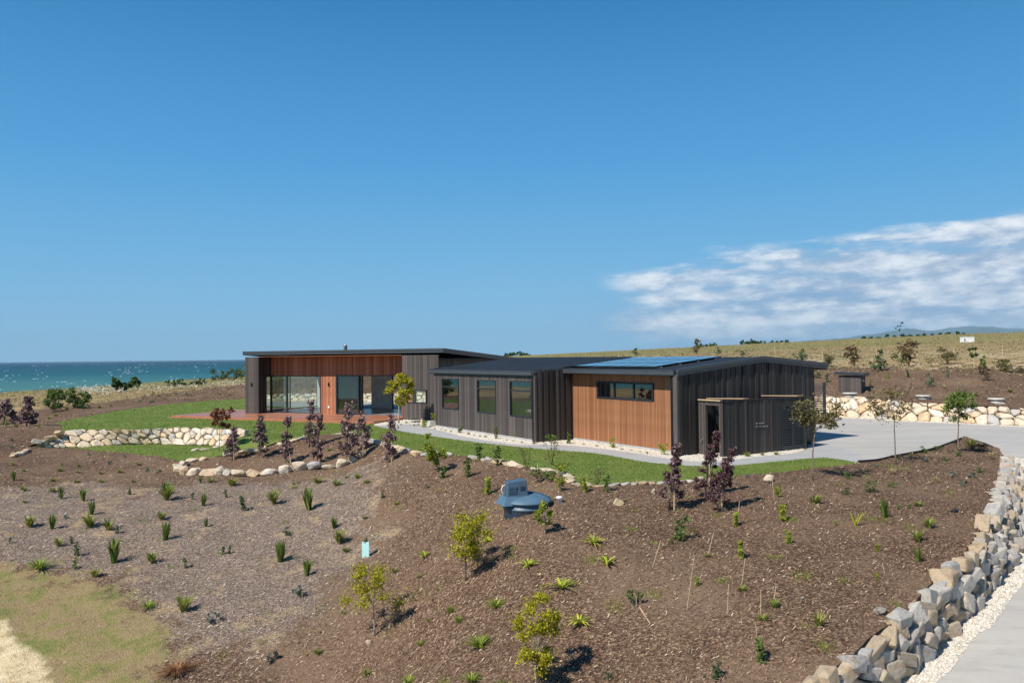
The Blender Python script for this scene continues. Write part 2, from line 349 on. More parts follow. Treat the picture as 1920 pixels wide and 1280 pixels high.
def sea_mat():
    m, nt, b = new_mat('sea water'); p = world_pos(nt)
    sep = N(nt, 'ShaderNodeSeparateXYZ'); nt.links.new(p, sep.inputs[0])
    ln = N(nt, 'ShaderNodeVectorMath', operation='LENGTH'); nt.links.new(p, ln.inputs[0])
    d = mth(nt, 'LOGARITHM', ln.outputs['Value'], 10)
    n = noise_n(nt, mapping(nt, p, (.6, 1, 1)), .0012, 6, .6)
    d = mth(nt, 'ADD', d, mth(nt, 'MULTIPLY', mth(nt, 'SUBTRACT', n, .5), .55))
    c = ramp(nt, mth(nt, 'MULTIPLY', mth(nt, 'SUBTRACT', d, 2.8), .625), [(0, (.10, .235, .20)), (.17, (.060, .175, .175)), (.33, (.018, .105, .130)), (.55, (.008, .062, .098)), (.9, (.006, .040, .080))])
    nt.links.new(c, b.inputs['Base Color']); b.inputs['Roughness'].default_value = .6; spec(b, .10)
    w = noise_n(nt, mapping(nt, p, (1, .6, 1)), .12, 8, .7)
    bump(nt, b, w, 1, 1.2); return m
MT['sea'] = sea_mat()
MT['foam'] = plain_mat('sea foam', (.82, .86, .88), .8)
def mountain_mat():
    m, nt, b = new_mat('forested mountain'); p = world_pos(nt)
    n = noise_n(nt, p, .0006, 6, .6)
    nt.links.new(ramp(nt, n, [(.3, (.035, .055, .045)), (.7, (.075, .095, .07))]), b.inputs['Base Color']); b.inputs['Roughness'].default_value = .95; return m
MT['mountain'] = mountain_mat()
def panel_mat():
    m, nt, b = new_mat('solar cells'); 
    b.inputs['Base Color'].default_value = (.018, .042, .095, 1); b.inputs['Roughness'].default_value = .08; spec(b, .5)
    b.inputs['Coat Weight'].default_value = .6; b.inputs['Coat Roughness'].default_value = .03; b.inputs['Coat IOR'].default_value = 1.45
    return m
MT['solar'] = panel_mat()

# ------------------------------------------------------------------ mesh helpers
class MB:
    def __init__(s): s.v = []; s.f = []
    def quad(s, a, b, c, d): k = len(s.v); s.v += [a, b, c, d]; s.f.append((k, k+1, k+2, k+3))
    def hexa(s, p):       # p: 8 points, bottom 4 then top 4
        k = len(s.v); s.v += [tuple(q) for q in p]
        s.f += [(k, k+3, k+2, k+1), (k+4, k+5, k+6, k+7)] + [(k+i, k+(i+1) % 4, k+4+(i+1) % 4, k+4+i) for i in range(4)]
    def box(s, fr, s0, s1, n0, n1, z0, z1):
        """box in a wall frame; z1 may be a function of the run"""
        za = z1(s0) if callable(z1) else z1; zb = z1(s1) if callable(z1) else z1
        ya = z0(s0) if callable(z0) else z0; yb = z0(s1) if callable(z0) else z0
        s.hexa([fr(s0, n0, ya), fr(s1, n0, yb), fr(s1, n1, yb), fr(s0, n1, ya), fr(s0, n0, za), fr(s1, n0, zb), fr(s1, n1, zb), fr(s0, n1, za)])
    def tube(s, pts, rads, seg=6, caps=True):
        pts = [Vector(p) for p in pts]; base = len(s.v)
        for i, p in enumerate(pts):
            d = (pts[min(i+1, len(pts)-1)] - pts[max(i-1, 0)]).normalized()
            x = d.orthogonal().normalized(); x = (Vector((1, 0, 0)) - d*d.x); x = x.normalized() if x.length > .1 else d.orthogonal().normalized()
            y = d.cross(x)
            for j in range(seg):
                a = 2*math.pi*j/seg; s.v.append(tuple(p + (x*math.cos(a)+y*math.sin(a))*rads[i]))
        for i in range(len(pts)-1):
            for j in range(seg):
                a = base+i*seg+j; b = base+i*seg+(j+1) % seg
                s.f.append((a, b, b+seg, a+seg))
        if caps:
            s.f.append(tuple(base+j for j in range(seg))[::-1]); s.f.append(tuple(base+(len(pts)-1)*seg+j for j in range(seg)))
    def lathe(s, c, prof, seg=24):
        base = len(s.v)
        for r, z in prof:
            for j in range(seg):
                a = 2*math.pi*j/seg; s.v.append((c[0]+r*math.cos(a), c[1]+r*math.sin(a), c[2]+z))
        for i in range(len(prof)-1):
            for j in range(seg):
                a = base+i*seg+j; b = base+i*seg+(j+1) % seg; s.f.append((a, b, b+seg, a+seg))
        s.f.append(tuple(base+j for j in range(seg))[::-1]); s.f.append(tuple(base+(len(prof)-1)*seg+j for j in range(seg)))
    def build(s, name, mat, parent=None, smooth=False, loc=None):
        org = Vector(loc) if loc is not None else (parent.matrix_world.translation.copy() if parent else Vector((0, 0, 0)))
        me = bpy.data.meshes.new(name)
        me.from_pydata([tuple(Vector(q)-org) for q in s.v], [], s.f)
        if smooth: me.polygons.foreach_set('use_smooth', [True]*len(me.polygons))
        me.materials.append(MT[mat] if isinstance(mat, str) else mat)
        o = bpy.data.objects.new(name, me); COL.objects.link(o)
        if parent:
            o.parent = parent
            o.location = org - root_loc(parent)
        else: o.location = org
        return o
_LOC = {}
def root_loc(p):
    v = Vector((0, 0, 0))
    while p is not None: v += p.location; p = p.parent
    return v
def mesh_np(name, verts, tris, mat, nper=3, smooth=False):
    me = bpy.data.meshes.new(name); verts = np.asarray(verts, np.float32); tris = np.asarray(tris, np.int32)
    me.vertices.add(len(verts)); me.vertices.foreach_set('co', verts.ravel())
    n = len(tris); me.loops.add(n*nper); me.loops.foreach_set('vertex_index', tris.ravel())
    me.polygons.add(n); me.polygons.foreach_set('loop_start', np.arange(0, n*nper, nper, dtype=np.int32))
    if smooth: me.polygons.foreach_set('use_smooth', np.ones(n, bool))
    me.update(calc_edges=True); me.materials.append(MT[mat] if isinstance(mat, str) else mat); return me
def empty(name, loc, label=None, cat=None, group=None):
    o = bpy.data.objects.new(name, None); o.location = loc; COL.objects.link(o); o.empty_display_size = .2
    tag(o, label, cat, group); o.matrix_world = Matrix.Translation(loc); return o
def tag(o, label=None, cat=None, group=None, kind=None):
    if label: o['label'] = label
    if cat: o['category'] = cat
    if group: o['group'] = group
    if kind: o['kind'] = kind
    return o
def part_of(parent, o):
    """link a finished object as a child without moving it"""
    o.parent = parent; o.location = o.location - root_loc(parent); return o

# ------------------------------------------------------------------ height of the land
CTRL_PX = [  # x, y in the photo grid and height there
 (712,834,0),(745,843,-.02),(800,852,0),(890,858,0),(950,868,0),(1010,880,0),(1067,896,0),(1075,906,0),(1125,911,0),(1220,907,0),(1300,904,0),(1382,892,0),(1445,888,0),(1520,879,0),(1600,869,0),
 (105,792,0),(225,769,0),(375,752.5,0),(460,747.5,0),(140,808,0),
 (562,826,-.08),(515,835,-.2),(475,845,-.35),(420,854,-.55),(340,869,-.78),(287,857,-.76),(200,849,-.75),(65,846,-.7),
 (0,830,-.2),(40,800,0),(0,900,-.9),(0,960,-1.3),(0,1060,-2.0),(0,1240,-3.0),(200,1280,-3.15),(150,1000,-1.65),(400,1000,-1.7),(300,940,-1.25),(500,895,-.97),(340,892,-.97),(660,887,-.85),(650,845,-.3),(560,860,-.6),(400,872,-.78),
 (686,1043,-2.0),(700,1280,-3.0),(500,1150,-2.45),(850,980,-.95),(740,900,-.45),(1100,925,-.07),(985,970,-.35),(1000,1100,-1.05),(1000,1280,-1.7),(870,1088,-1.3),(830,1200,-1.95),
 (1300,1000,-.5),(1300,1280,-1.6),(1500,1000,-.35),(1700,900,-.05),(1800,900,-.1),(1700,1000,-.3),(1650,1130,-.8),(1200,940,-.15),(1250,1130,-1.0),(1450,1130,-.85),
 (1887,863,-.1),(1882,893,-.12),(1857,955,-.2),(1828,1011,-.4),(1788,1070,-.65),(1723,1119,-.8),(1644,1188,-1.05),(1555,1257,-1.25),(1529,1273,-1.3),(1803,824,0),(1700,853,0),(1645,865,0),
 (1560,742,1.05),(1700,757,.85),(1800,762,.8),(1915,769,.7),(1700,692,2.4),(1920,692,2.2),(1560,690,2.3),(1750,720,1.6),(1585,738,1.12),
 (0,745,-.5),(0,760,-.1),(457,725,.1),(250,745,0)]
CTRL_W = [(-11.6,64.9,.6),(-17.7,66.9,.55),(-11,76,1.9),(-18,78,1.8),(5,57,.85),(10,66,2.1),(-30,75,.3),(-33,100,.1),(-18,95,1.5),(0,90,2.6),
 (-83,130,-1.1),(-67,200,-.3),(44,90,3.5),(51,80,3.4),(74,150,5.0),(123,250,8.2),(160,250,9.0),(106,270,7.5),(88,300,6.6),(56,350,5.5),(33,380,4.6),(11,400,3.5),(150,420,3),(60,520,2),(0,520,1.5),(200,350,4),(250,250,9.5),(300,100,8),
 (80,60,2.6),(60,30,.3),(45,15,-.8),(30,0,-2.5),(10,0,-4),(-20,0,-5.3),(-60,0,-6),(-60,40,-1.6),(-50,25,-3),(-100,60,-2.5),(-100,-80,-10),(100,-50,-3),(0,-60,-10),(-30,300,2.0),(-55,260,.6)]
CP = np.array([list(G(x, y, z)) for x, y, z in CTRL_PX] + [list(p) for p in CTRL_W])
def tps_fit(P):
    n = len(P); d = np.linalg.norm(P[:, None, :2]-P[None, :, :2], axis=2)
    K = np.where(d > 0, d*d*np.log(d+1e-12), 0) + np.eye(n)*2.0
    Q = np.c_[np.ones(n), P[:, :2]]
    A = np.zeros((n+3, n+3)); A[:n, :n] = K; A[:n, n:] = Q; A[n:, :n] = Q.T
    return np.linalg.solve(A, np.r_[P[:, 2], 0, 0, 0])
def tps_eval(P, w, X):
    out = np.empty(len(X))
    for i in range(0, len(X), 4000):
        x = X[i:i+4000]; d = np.linalg.norm(x[:, None]-P[None, :, :2], axis=2)
        out[i:i+4000] = np.where(d > 0, d*d*np.log(d+1e-12), 0) @ w[:-3] + w[-3] + x @ w[-2:]
    return out
WB = tps_fit(CP)
COAST = np.array([(-150, -400), (-140, -100), (-118, 40), (-83, 130), (-67, 200), (-52, 320), (-30, 480), (20, 700), (150, 1500), (600, 6000)], float)
def inside(poly, X):
    x, y = X[:, 0], X[:, 1]; r = np.zeros(len(X), bool); n = len(poly); j = n-1
    for i in range(n):
        xi, yi = poly[i]; xj, yj = poly[j]
        c = ((yi > y) != (yj > y)) & (x < (xj-xi)*(y-yi)/((yj-yi) or 1e-12)+xi); r ^= c; j = i
    return r
def pdist(line, X, closed=False):
    L = list(line) + ([line[0]] if closed else []); best = np.full(len(X), 1e18)
    for a, b in zip(L[:-1], L[1:]):
        a = np.array(a, float); b = np.array(b, float); ab = b-a
        t = np.clip(((X-a) @ ab)/max(ab @ ab, 1e-12), 0, 1); best = np.minimum(best, np.linalg.norm(X-(a+t[:, None]*ab), axis=1))
    return best
LANDPOLY = [tuple(p) for p in COAST] + [(6000, 6000), (6000, -400)]
def catmull(P, n=5, closed=False):
    P = [np.array(p, float) for p in P]; m = len(P); out = []
    rng = range(m if closed else m-1)
    for i in rng:
        if closed: p0, p1, p2, p3 = P[i-1], P[i], P[(i+1) % m], P[(i+2) % m]
        else: p0, p1, p2, p3 = P[max(i-1, 0)], P[i], P[i+1], P[min(i+2, m-1)]
        for k in range(n):
            t = k/n; out.append(.5*((2*p1)+(-p0+p2)*t+(2*p0-5*p1+4*p2-p3)*t*t+(-p0+3*p1-3*p2+p3)*t**3))
    if not closed: out.append(P[-1])
    return out
def W2(L): return [tuple(G(*p)[:2]) for p in L]
# wall lines (top and foot), each point measured with its own height
NEAR_TOP = [(1887,863,-.1),(1884,893,-.13),(1870,925.6,-.16),(1857,955,-.2),(1837.6,988,-.30),(1822,1015,-.42),(1803,1044,-.52),(1780,1072,-.64),(1749,1093,-.72),(1723,1119,-.8),(1690,1155,-.92),(1644,1188,-1.05),(1600,1228,-1.17),(1555,1257,-1.25),(1500,1300,-1.38),(1400,1380,-1.5)]
NEAR_FOOT = [(1893,860,-.28),(1910,890,-.42),(1916,926,-.58),(1914,968,-.8),(1903,1014,-1.0),(1883,1065,-1.2),(1851,1100,-1.32),(1811,1149,-1.47),(1785,1165,-1.54),(1742,1214,-1.68),(1710,1247,-1.78),(1660,1288,-1.9),(1600,1340,-2.05),(1500,1430,-2.25)]
FAR_TOP_W = [(-21.8,67.6,.45),(-17.7,66.9,.55),(-11.6,64.9,.6),(5,56.9,.9),(13.5,50.2,1.0),(17.9,45.3,1.05),(20.5,41.7,.88),(22.3,40.0,.8),(24.1,38.0,.72),(28.5,33.5,.5),(34,28,.3)]
FAR_FOOT_W = [(-21.6,66.9,0),(-17.7,66.2,0),(-11.6,64.2,0),(5,56.2,0),(13.2,49.5,0),(17.55,44.6,0),(20.1,41.2,0),(21.95,39.55,0),(23.75,37.5,0),(28,33.0,-.05),(33.5,27.5,-.1)]
SUNK_TOP = [(48,843,-.62),(75,832,-.45),(100,818,-.2),(118,809,-.03),(150,806.5,0),(212,806,0),(275,805,0),(350,802,0),(425,805,0),(452,812,-.02),(456,822,-.15)]
SUNK_FOOT = [(45,846,-.72),(75,842,-.72),(110,839.5,-.73),(160,837,-.74),(212,834,-.75),(250,832.5,-.75),(330,832,-.74),(405,834,-.7),(430,836,-.62),(448,836,-.5),(458,829,-.3)]
def G3(L): return [G(*p) for p in L]
near_top = catmull(G3(NEAR_TOP), 4); near_foot = catmull(G3(NEAR_FOOT), 4)
far_top = catmull([np.array(p) for p in FAR_TOP_W], 4); far_foot = catmull([np.array(p) for p in FAR_FOOT_W], 4)
sunk_top = catmull(G3(SUNK_TOP), 4); sunk_foot = catmull(G3(SUNK_FOOT), 4)

path_lower = [(700,797.5,0),(762,810,0),(780,812.7,0),(871.7,826,0),(973.8,837.7,0),(1046.7,844,0),(1113,849,0),(1176,859.6,0),(1220,867,0),(1281,872,0),(1314,873,0),(1375,872,0),(1455,865,0),(1534,858,0),(1575,861,0),(1606,866.5,0)]
path_upper = [(1618,858,0),(1570,836,0),(1520,832,0),(1512,842,0),(1478,850.5,0),(1431,854.4,0),(1375,861.2,0),(1314,865,0),(1251,859,0),(1180,847.5,0),(1092.5,836.7,0),(1030,833.5,0),(978,833.3,0),(946.7,830.2,0),(871.7,818.5,0),(835,809,0),(806,802,0),(790,796.5,0),(770,794.5,0),(735,796,0)]
PATH = [tuple(p[:2]) for p in catmull(G3(path_lower), 4)] + [tuple(p[:2]) for p in catmull(G3(path_upper), 4)]
GRAVEL = W2([(701,797,0),(703,794,0),(755,784,0),(820,780,0),(860,775,0),(1000,780,0),(1270,800,0),(1480,815,0),(1512,839,0),(1500,848.5,0),(1470,851.5,0)]) + [tuple(p[:2]) for p in catmull(G3([(1431,856,0),(1314,868,0),(1180,853,0),(1046,842,0),(871,823,0),(780,808,0)]), 3)]
bed_edge = [(1605,866.5,0),(1645,863.8,0),(1674,857.5,0),(1707.5,851,0),(1749,843,0),(1791,828,0),(1803,822.5,0),(1811,821,0),(1838.7,828,-.03),(1874,843,-.12)]
DRIVE = [tuple(p[:2]) for p in catmull(G3(bed_edge), 4)] + [tuple(p[:2]) for p in near_top] + [(2.5, 5), (22, 5), (27, 12), (30, 20), (34, 28)] \
      + [tuple(p[:2]) for p in far_top[::-1]] + [(-20.5, 62), (-14, 56), (-4, 50)] + W2([(860,775,0),(1000,780,0),(1270,800,0),(1500,820,0),(1570,850,0)])
LAWN_UP = W2([(102.5,792.5,0),(150,782.5,0),(225,769,0),(300,759,0),(375,752.5,0),(460,747.5,0),(520,744,0),(600,748,0),(760,778,0)]) + W2([(1000,800,0),(1300,810,0),(1560,840,0)]) \
      + [tuple(p[:2]) for p in catmull(G3([(1606,866.5,0),(1595,870,0),(1520,878,0),(1445,886.5,0),(1382,890.5,0),(1332,892.5,0),(1305,901,0),(1275,905,0),(1220,906,0),(1145,909,0),(1072,905,0),(1067,895,0),(1037,882.5,0),(1010,879,0),(972,872,0),(950,867.5,0),(917,862.5,0),(890,857.5,0),(850,852.5,0),(800,851,0),(765,848,0),(725,835,0),(690,825,0),(660,817.5,0),(612,815,0),(562,825,-.08)]), 3)] \
      + W2([(520,826,-.05),(485,821,0)]) + [tuple(p[:2]) for p in sunk_top[:11:-1]] + W2([(115,796,0)])
LAWN_LOW = [tuple(p[:2]) for p in sunk_top] + W2([(485,821,0),(520,826,-.05),(562,825,-.08),(515,835,-.2),(475,845,-.35),(420,854,-.55),(375,863,-.7),(345,870,-.78),(338,866,-.78),(320,861.5,-.77),(287,856,-.76),(240,850,-.75),(200,847.5,-.75),(140,845.5,-.74),(65,845.5,-.72)])
PLATFORM = W2([(560,790,0),(700,800,0),(871,828,0),(1046,846,0),(1176,861,0),(1314,875,0),(1455,867,0),(1580,860,0),(1640,850,0),(1700,800,0),(1560,800,0)]) + [(12, 45), (0, 58), (-16, 64), (-21, 58)]
LL_C = np.array([list(G(x, y, z)) for x, y, z in [(45,846,-.72),(160,838,-.75),(250,834,-.76),(330,834,-.76),(405,836,-.74),(435,838,-.62),(458,829,-.28),(470,820,-.02),(485,821,0),(520,826,-.05),(562,825,-.08),(515,835,-.2),(475,845,-.35),(420,854,-.55),(340,869,-.78),(287,857,-.76),(200,849,-.75),(65,846,-.72)]])
WL = tps_fit(LL_C)
DR_C = np.array([list(G(x, y, z)) for x, y, z in [(1530,826,0),(1605,867,0),(1700,850,0),(1803,822,0),(1700,787,0),(1900,797,0),(1560,781,0),(1838,829,-.03),(1886,853,-.2),(1916,926,-.58),(1913,968,-.8),(1903,1014,-1.0),(1851,1100,-1.32),(1785,1165,-1.54),(1710,1247,-1.78),(1657,1290,-1.9),(1900,1280,-1.98),(1920,1100,-1.38),(1500,1430,-2.25)]] + [[22, 25, -.7], [24, 15, -1.8], [30, 24, -.3], [-10, 62, 0], [5, 50, 0], [20, 8, -2.6], [12, 5, -3.0], [2.5, 5, -3]])
WD = tps_fit(DR_C)
def smooth01(t): t = np.clip(t, 0, 1); return t*t*(3-2*t)
def h_ground(X):
    X = np.atleast_2d(X).astype(float)
    z = tps_eval(CP, WB, X)
    r = np.linalg.norm(X, axis=1)
    z = np.where(r > 420, z*(1-smooth01((r-420)/500)) + 1.0*smooth01((r-420)/500), z)
    z = np.clip(z, -12, 12)
    dp = np.where(inside(PLATFORM, X), 0, pdist(PLATFORM, X, True))
    near_up = np.where(inside(LAWN_UP, X), 0.0, 1.0)
    z = z*smooth01(dp/2.0)
    z = np.where(near_up == 0, 0.0, z*smooth01(np.minimum(.02+pdist(LAWN_UP, X, True)/.8, .10+pdist(SEAM, X)/1.1)))
    inl = inside(LANDPOLY, X); dc = pdist(COAST, X)
    z = np.where(inl, z - 1.5*smooth01(1-dc/12), z-1.5-34*smooth01(dc/45))
    # gentle lumps in the planted ground
    amp = np.where((near_up == 0) | (dp < .5), 0, 1.0)*np.clip(r/25, .6, 6)*.035
    z += smooth01(pdist(LAWN_UP, X, True)/4)*amp*(np.sin(X[:, 0]*1.7+X[:, 1]*.9)*np.sin(X[:, 1]*1.3-X[:, 0]*.6)+.5*np.sin(X[:, 0]*4.1+2)*np.sin(X[:, 1]*3.7))
    return z
SEAM = W2([(452,812,0),(470,819,0),(485,821,0),(520,826,-.05),(562,825,-.08)])
def h_low(X): X = np.atleast_2d(X); return np.minimum(tps_eval(LL_C, WL, X), 0)*smooth01(pdist(SEAM, X)/1.1)
def h_drive(X):
    z = tps_eval(DR_C, WD, np.atleast_2d(X)); X = np.atleast_2d(X)
    w = smooth01((33-X[:, 1]+np.clip(X[:, 0]-18, 0, 9)*.0)/5)*smooth01((X[:, 0]-9)/3+(26-X[:, 1])/3)
    return np.minimum(z*w, 0.0)
def h_lawn(X): return np.zeros(len(np.atleast_2d(X)))
def verge(L, w, side):
    L = [np.array(p[:2]) for p in L]; out = []
    for i, p in enumerate(L):
        t = L[min(i+1, len(L)-1)]-L[max(i-1, 0)]; t /= np.linalg.norm(t); out.append(tuple(p+np.array([-t[1], t[0]])*side*w))
    return out
VN = [tuple(p[:2]) for p in near_top] + verge(near_foot, .42, 1)[::-1]
VF = [tuple(p[:2]) for p in far_top] + verge(far_foot, .42, -1)[::-1]
REG = [('path', PATH, h_lawn, 'path'), ('gravel_bed', GRAVEL, h_lawn, 'gravel'), ('gravel_verge', VN, h_drive, 'gravel'), ('far_gravel_verge', VF, h_drive, 'gravel'), ('driveway', DRIVE, h_drive, 'concrete'),
       ('lawn', LAWN_UP, h_lawn, 'lawn'), ('lower_lawn', LAWN_LOW, h_low, 'lawn')]
def region_of(X):
    r = np.full(len(X), len(REG)); 
    for i in range(len(REG)-1, -1, -1): r[inside(REG[i][1], X)] = i
    return r
def surf(X):
    """height of whatever surface is on top at world x, y"""
    X = np.atleast_2d(X); r = region_of(X); z = h_ground(X)
    for i, (_, _, fn, _) in enumerate(REG):
        k = r == i
        if k.any(): z[k] = fn(X[k])
    return z
def Zs(x, y): return float(surf(np.array([[x, y]]))[0])
def hit_ground(px, py):
    """where the line of sight meets the land"""
    d = ray(px, py); ts = np.concatenate([np.linspace(9, 60, 300), np.linspace(61, 420, 360)])/d[1]
    P = EYE+d*ts[:, None]; z = surf(P[:, :2]); k = np.where(P[:, 2] < z)[0]
    if len(k) == 0: return None
    i = max(k[0], 1); a, b = ts[i-1], ts[i]
    for _ in range(5):
        m = (a+b)/2; p = EYE+d*m
        if p[2] < Zs(p[0], p[1]): b = m
        else: a = m
    p = EYE+d*b; return np.array([p[0], p[1], Zs(p[0], p[1])])

def build_land():
    rng = np.random.default_rng(5); pts = []
    r = 6.0
    while r < 1500:
        da = math.radians(.55 if r < 110 else 1.0)
        az = np.arange(math.radians(-62), math.radians(62), da); az += rng.uniform(0, da)
        pts.append(np.c_[r*np.sin(az), r*np.cos(az)]); r *= 1.0125 if r < 110 else 1.03
    for r in (8, 15, 25, 40, 70, 120, 200, 350, 700, 1400):
        az = np.radians(np.arange(64, 297, 6)); pts.append(np.c_[r*np.sin(az), r*np.cos(az)])
    az = np.radians(np.arange(0, 360, 8)); pts.append(np.c_[4000*np.sin(az), 4000*np.cos(az)]); pts.append(np.array([[0., 0.]]))
    P = [Vector(p) for a in pts for p in a]
    edges = []
    for nm, poly, _, _ in REG:
        k = len(P); pp = []
        for i in range(len(poly)):
            a = np.array(poly[i]); b = np.array(poly[(i+1) % len(poly)]); n = max(1, int(np.linalg.norm(b-a)/.6))
            for j in range(n): pp.append(a+(b-a)*j/n)
        pp = [p for i, p in enumerate(pp) if np.linalg.norm(p-pp[i-1]) > 1e-3]
        P += [Vector(p) for p in pp]; edges += [(k+i, k+(i+1) % len(pp)) for i in range(len(pp))]
    vs, _, fs, _, _, _ = geometry.delaunay_2d_cdt(P, edges, [], 0, 1e-5, False)
    V = np.array([tuple(v) for v in vs]); Fc = np.array(fs); C = V[Fc].mean(axis=1); rg = region_of(C)
    objs = {}
    for i in range(len(REG)+1):
        f = Fc[rg == i]
        if len(f) == 0: continue
        used, inv = np.unique(f, return_inverse=True); X = V[used]
        z = h_ground(X) if i == len(REG) else REG[i][2](X)
        # wall-side seams: the ground keeps its upper level, the low surfaces their own
        nm, mt = ('ground', 'ground') if i == len(REG) else (REG[i][0], REG[i][3])
        me = mesh_np(nm, np.c_[X, z], inv.reshape(-1, 3), mt, smooth=True)
        o = bpy.data.objects.new(nm, me); COL.objects.link(o); o['kind'] = 'structure'; objs[nm] = o
        if i == len(REG): zones(me, X)
    return objs
GREYP = W2([(-300,1150,-2.8),(-300,900,-.9),(0,915,-1.0),(150,905,-1.0),(240,925,-1.1),(330,900,-1.0),(480,900,-1.0),(700,893,-.9),(690,930,-1.2),(745,960,-1.3),(700,1010,-1.7),(640,1090,-2.2),(600,1150,-2.5),(470,1200,-2.75),(360,1230,-2.9),(280,1150,-2.6),(230,1100,-2.4),(0,1060,-2.0)])
GRASSP = W2([(-500,1050,-2),(-100,1055,-2),(0,1062,-2.0),(90,1070,-2.1),(190,1095,-2.3),(250,1130,-2.5),(290,1170,-2.7),(310,1230,-2.95),(320,1290,-3.1),(330,1400,-3.6),(0,1500,-4),(-400,1400,-4)])
SANDP = W2([(-300,1180,-2.9),(0,1190,-2.95),(40,1225,-3.05),(75,1250,-3.1),(110,1290,-3.2),(100,1400,-3.6),(-300,1500,-4)])
def zones(me, X):
    def put(nm, v):
        a = me.attributes.new(nm, 'FLOAT', 'POINT'); a.data.foreach_set('value', v.astype(np.float32))
    def soft(poly, w): d = pdist(poly, X, True); return np.where(inside(poly, X), .5+.5*np.clip(d/w, 0, 1), .5-.5*np.clip(d/w, 0, 1))
    put('grey_bark', soft(GREYP, 2.2)); put('dry_grass', soft(GRASSP, 1.6)); put('sand', soft(SANDP, .8))
    # planted bank ends at this line, pasture beyond
    bank = W2([(-200,815,0),(0,785,0),(45,772,0),(90,760,0),(165,757,0),(235,748,0),(300,741,0),(460,733,0)]) + [(-30, 92), (-18, 80), (0, 74), (15, 66)] + W2([(1560,690,2.3),(1700,692,2.4),(1920,694,2.2)]) + [(45, 40), (60, 20), (60, -50), (-60, -50), (-60, 30)]
    d = pdist(bank, X, True); r = np.linalg.norm(X, axis=1)
    put('pasture', np.where(inside(bank, X), .5-.5*np.clip(d/3, 0, 1), .5+.5*np.clip(d/3, 0, 1)))
    rows = np.clip((X[:, 0]-10)/15, 0, 1)*np.clip(1-(r-58)/45, 0, 1); put('rows', rows)
    put('green_field', np.clip((r-120)/60, 0, 1)*.75 + np.where((X[:, 0] < -20) & (r > 85), .35, 0))
LAND = build_land()

def sea():
    v = [(0, 0, -30)]; f = []; rings = [60, 400, 900, 2000, 5000, 15000, 40000, 120000]; n = 96
    for r in rings:
        for j in range(n): a = 2*math.pi*j/n; v.append((r*math.sin(a), r*math.cos(a), -30))
    for j in range(n): f.append((0, 1+j, 1+(j+1) % n))
    for i in range(len(rings)-1):
        for j in range(n):
            a = 1+i*n+j; b = 1+i*n+(j+1) % n; f.append((a, b, b+n)); f.append((a, b+n, a+n))
    me = mesh_np('sea', v, f, 'sea'); o = bpy.data.objects.new('sea', me); COL.objects.link(o); o['kind'] = 'structure'
    # whitecaps: broken crests riding just above the water
    rng = np.random.default_rng(3); V = []; T = []
    for _ in range(240):
        d = 950*math.exp(rng.random()**1.0*2.1); az = rng.uniform(-.75, -.05)
        x, y = d*math.sin(az), d*math.cos(az); n = rng.integers(1, 4)
        for _ in range(n):
            L = rng.uniform(.8, 3.4)*(d/1500)**.4; w = rng.uniform(.3, .8)*(d/1200)**.8; cx = x+rng.normal()*8; cy = y+rng.normal()*10; k = len(V); h = .35*(d/1200)**.8
            V += [(cx-L, cy, -29.95), (cx-L*.2, cy-w, -29.93), (cx+L, cy+w*.2, -29.95), (cx+L*.1, cy+w, -29.93), (cx, cy, -29.9+h)]
            T += [(k, k+1, k+4), (k+1, k+2, k+4), (k+2, k+3, k+4), (k+3, k, k+4)]
    o = bpy.data.objects.new('sea_foam', mesh_np('sea_foam', V, T, 'foam')); COL.objects.link(o); o['kind'] = 'stuff'
sea()
def mountains():
    rng = random.Random(4)
    for (nm, D, pts) in (('mountains', 31000, [(1400,668),(1460,654),(1500,645),(1560,638),(1610,632),(1650,624),(1680,619),(1708,616),(1745,621),(1795,622),(1830,616),(1850,614),(1880,619),(1930,618),(2000,612),(2100,616),(2300,626),(2500,650)]),
                        ('far_mountains', 38000, [(1180,672),(1300,660),(1420,656),(1500,640),(1580,634),(1640,626),(1720,622),(1820,612),(1950,618),(2200,630),(2600,655)])):
        fine = catmull([np.array(p, float) for p in pts], 8); V = []; T = []
        for i, p in enumerate(fine):
            q = at_depth(p[0], p[1]+rng.uniform(-1.0, 1.0), D); dirn = q[:2]/np.linalg.norm(q[:2])
            for k, (s, hh) in enumerate(((-.16, -30), (-.09, None), (-.04, None), (0, q[2]), (.05, None), (.15, -30))):
                z = hh if hh is not None else max(-30, q[2]*(.35 if k == 1 else .72)+rng.uniform(-40, 40))
                V.append((*(q[:2]+dirn*s*D), max(z, -30)))
            if i:
                for k in range(5):
                    a = (i-1)*6+k; T += [(a, a+1, a+7), (a, a+7, a+6)]
        o = bpy.data.objects.new(nm, mesh_np(nm, V, T, 'mountain', smooth=True)); COL.objects.link(o); o['kind'] = 'structure'
mountains()

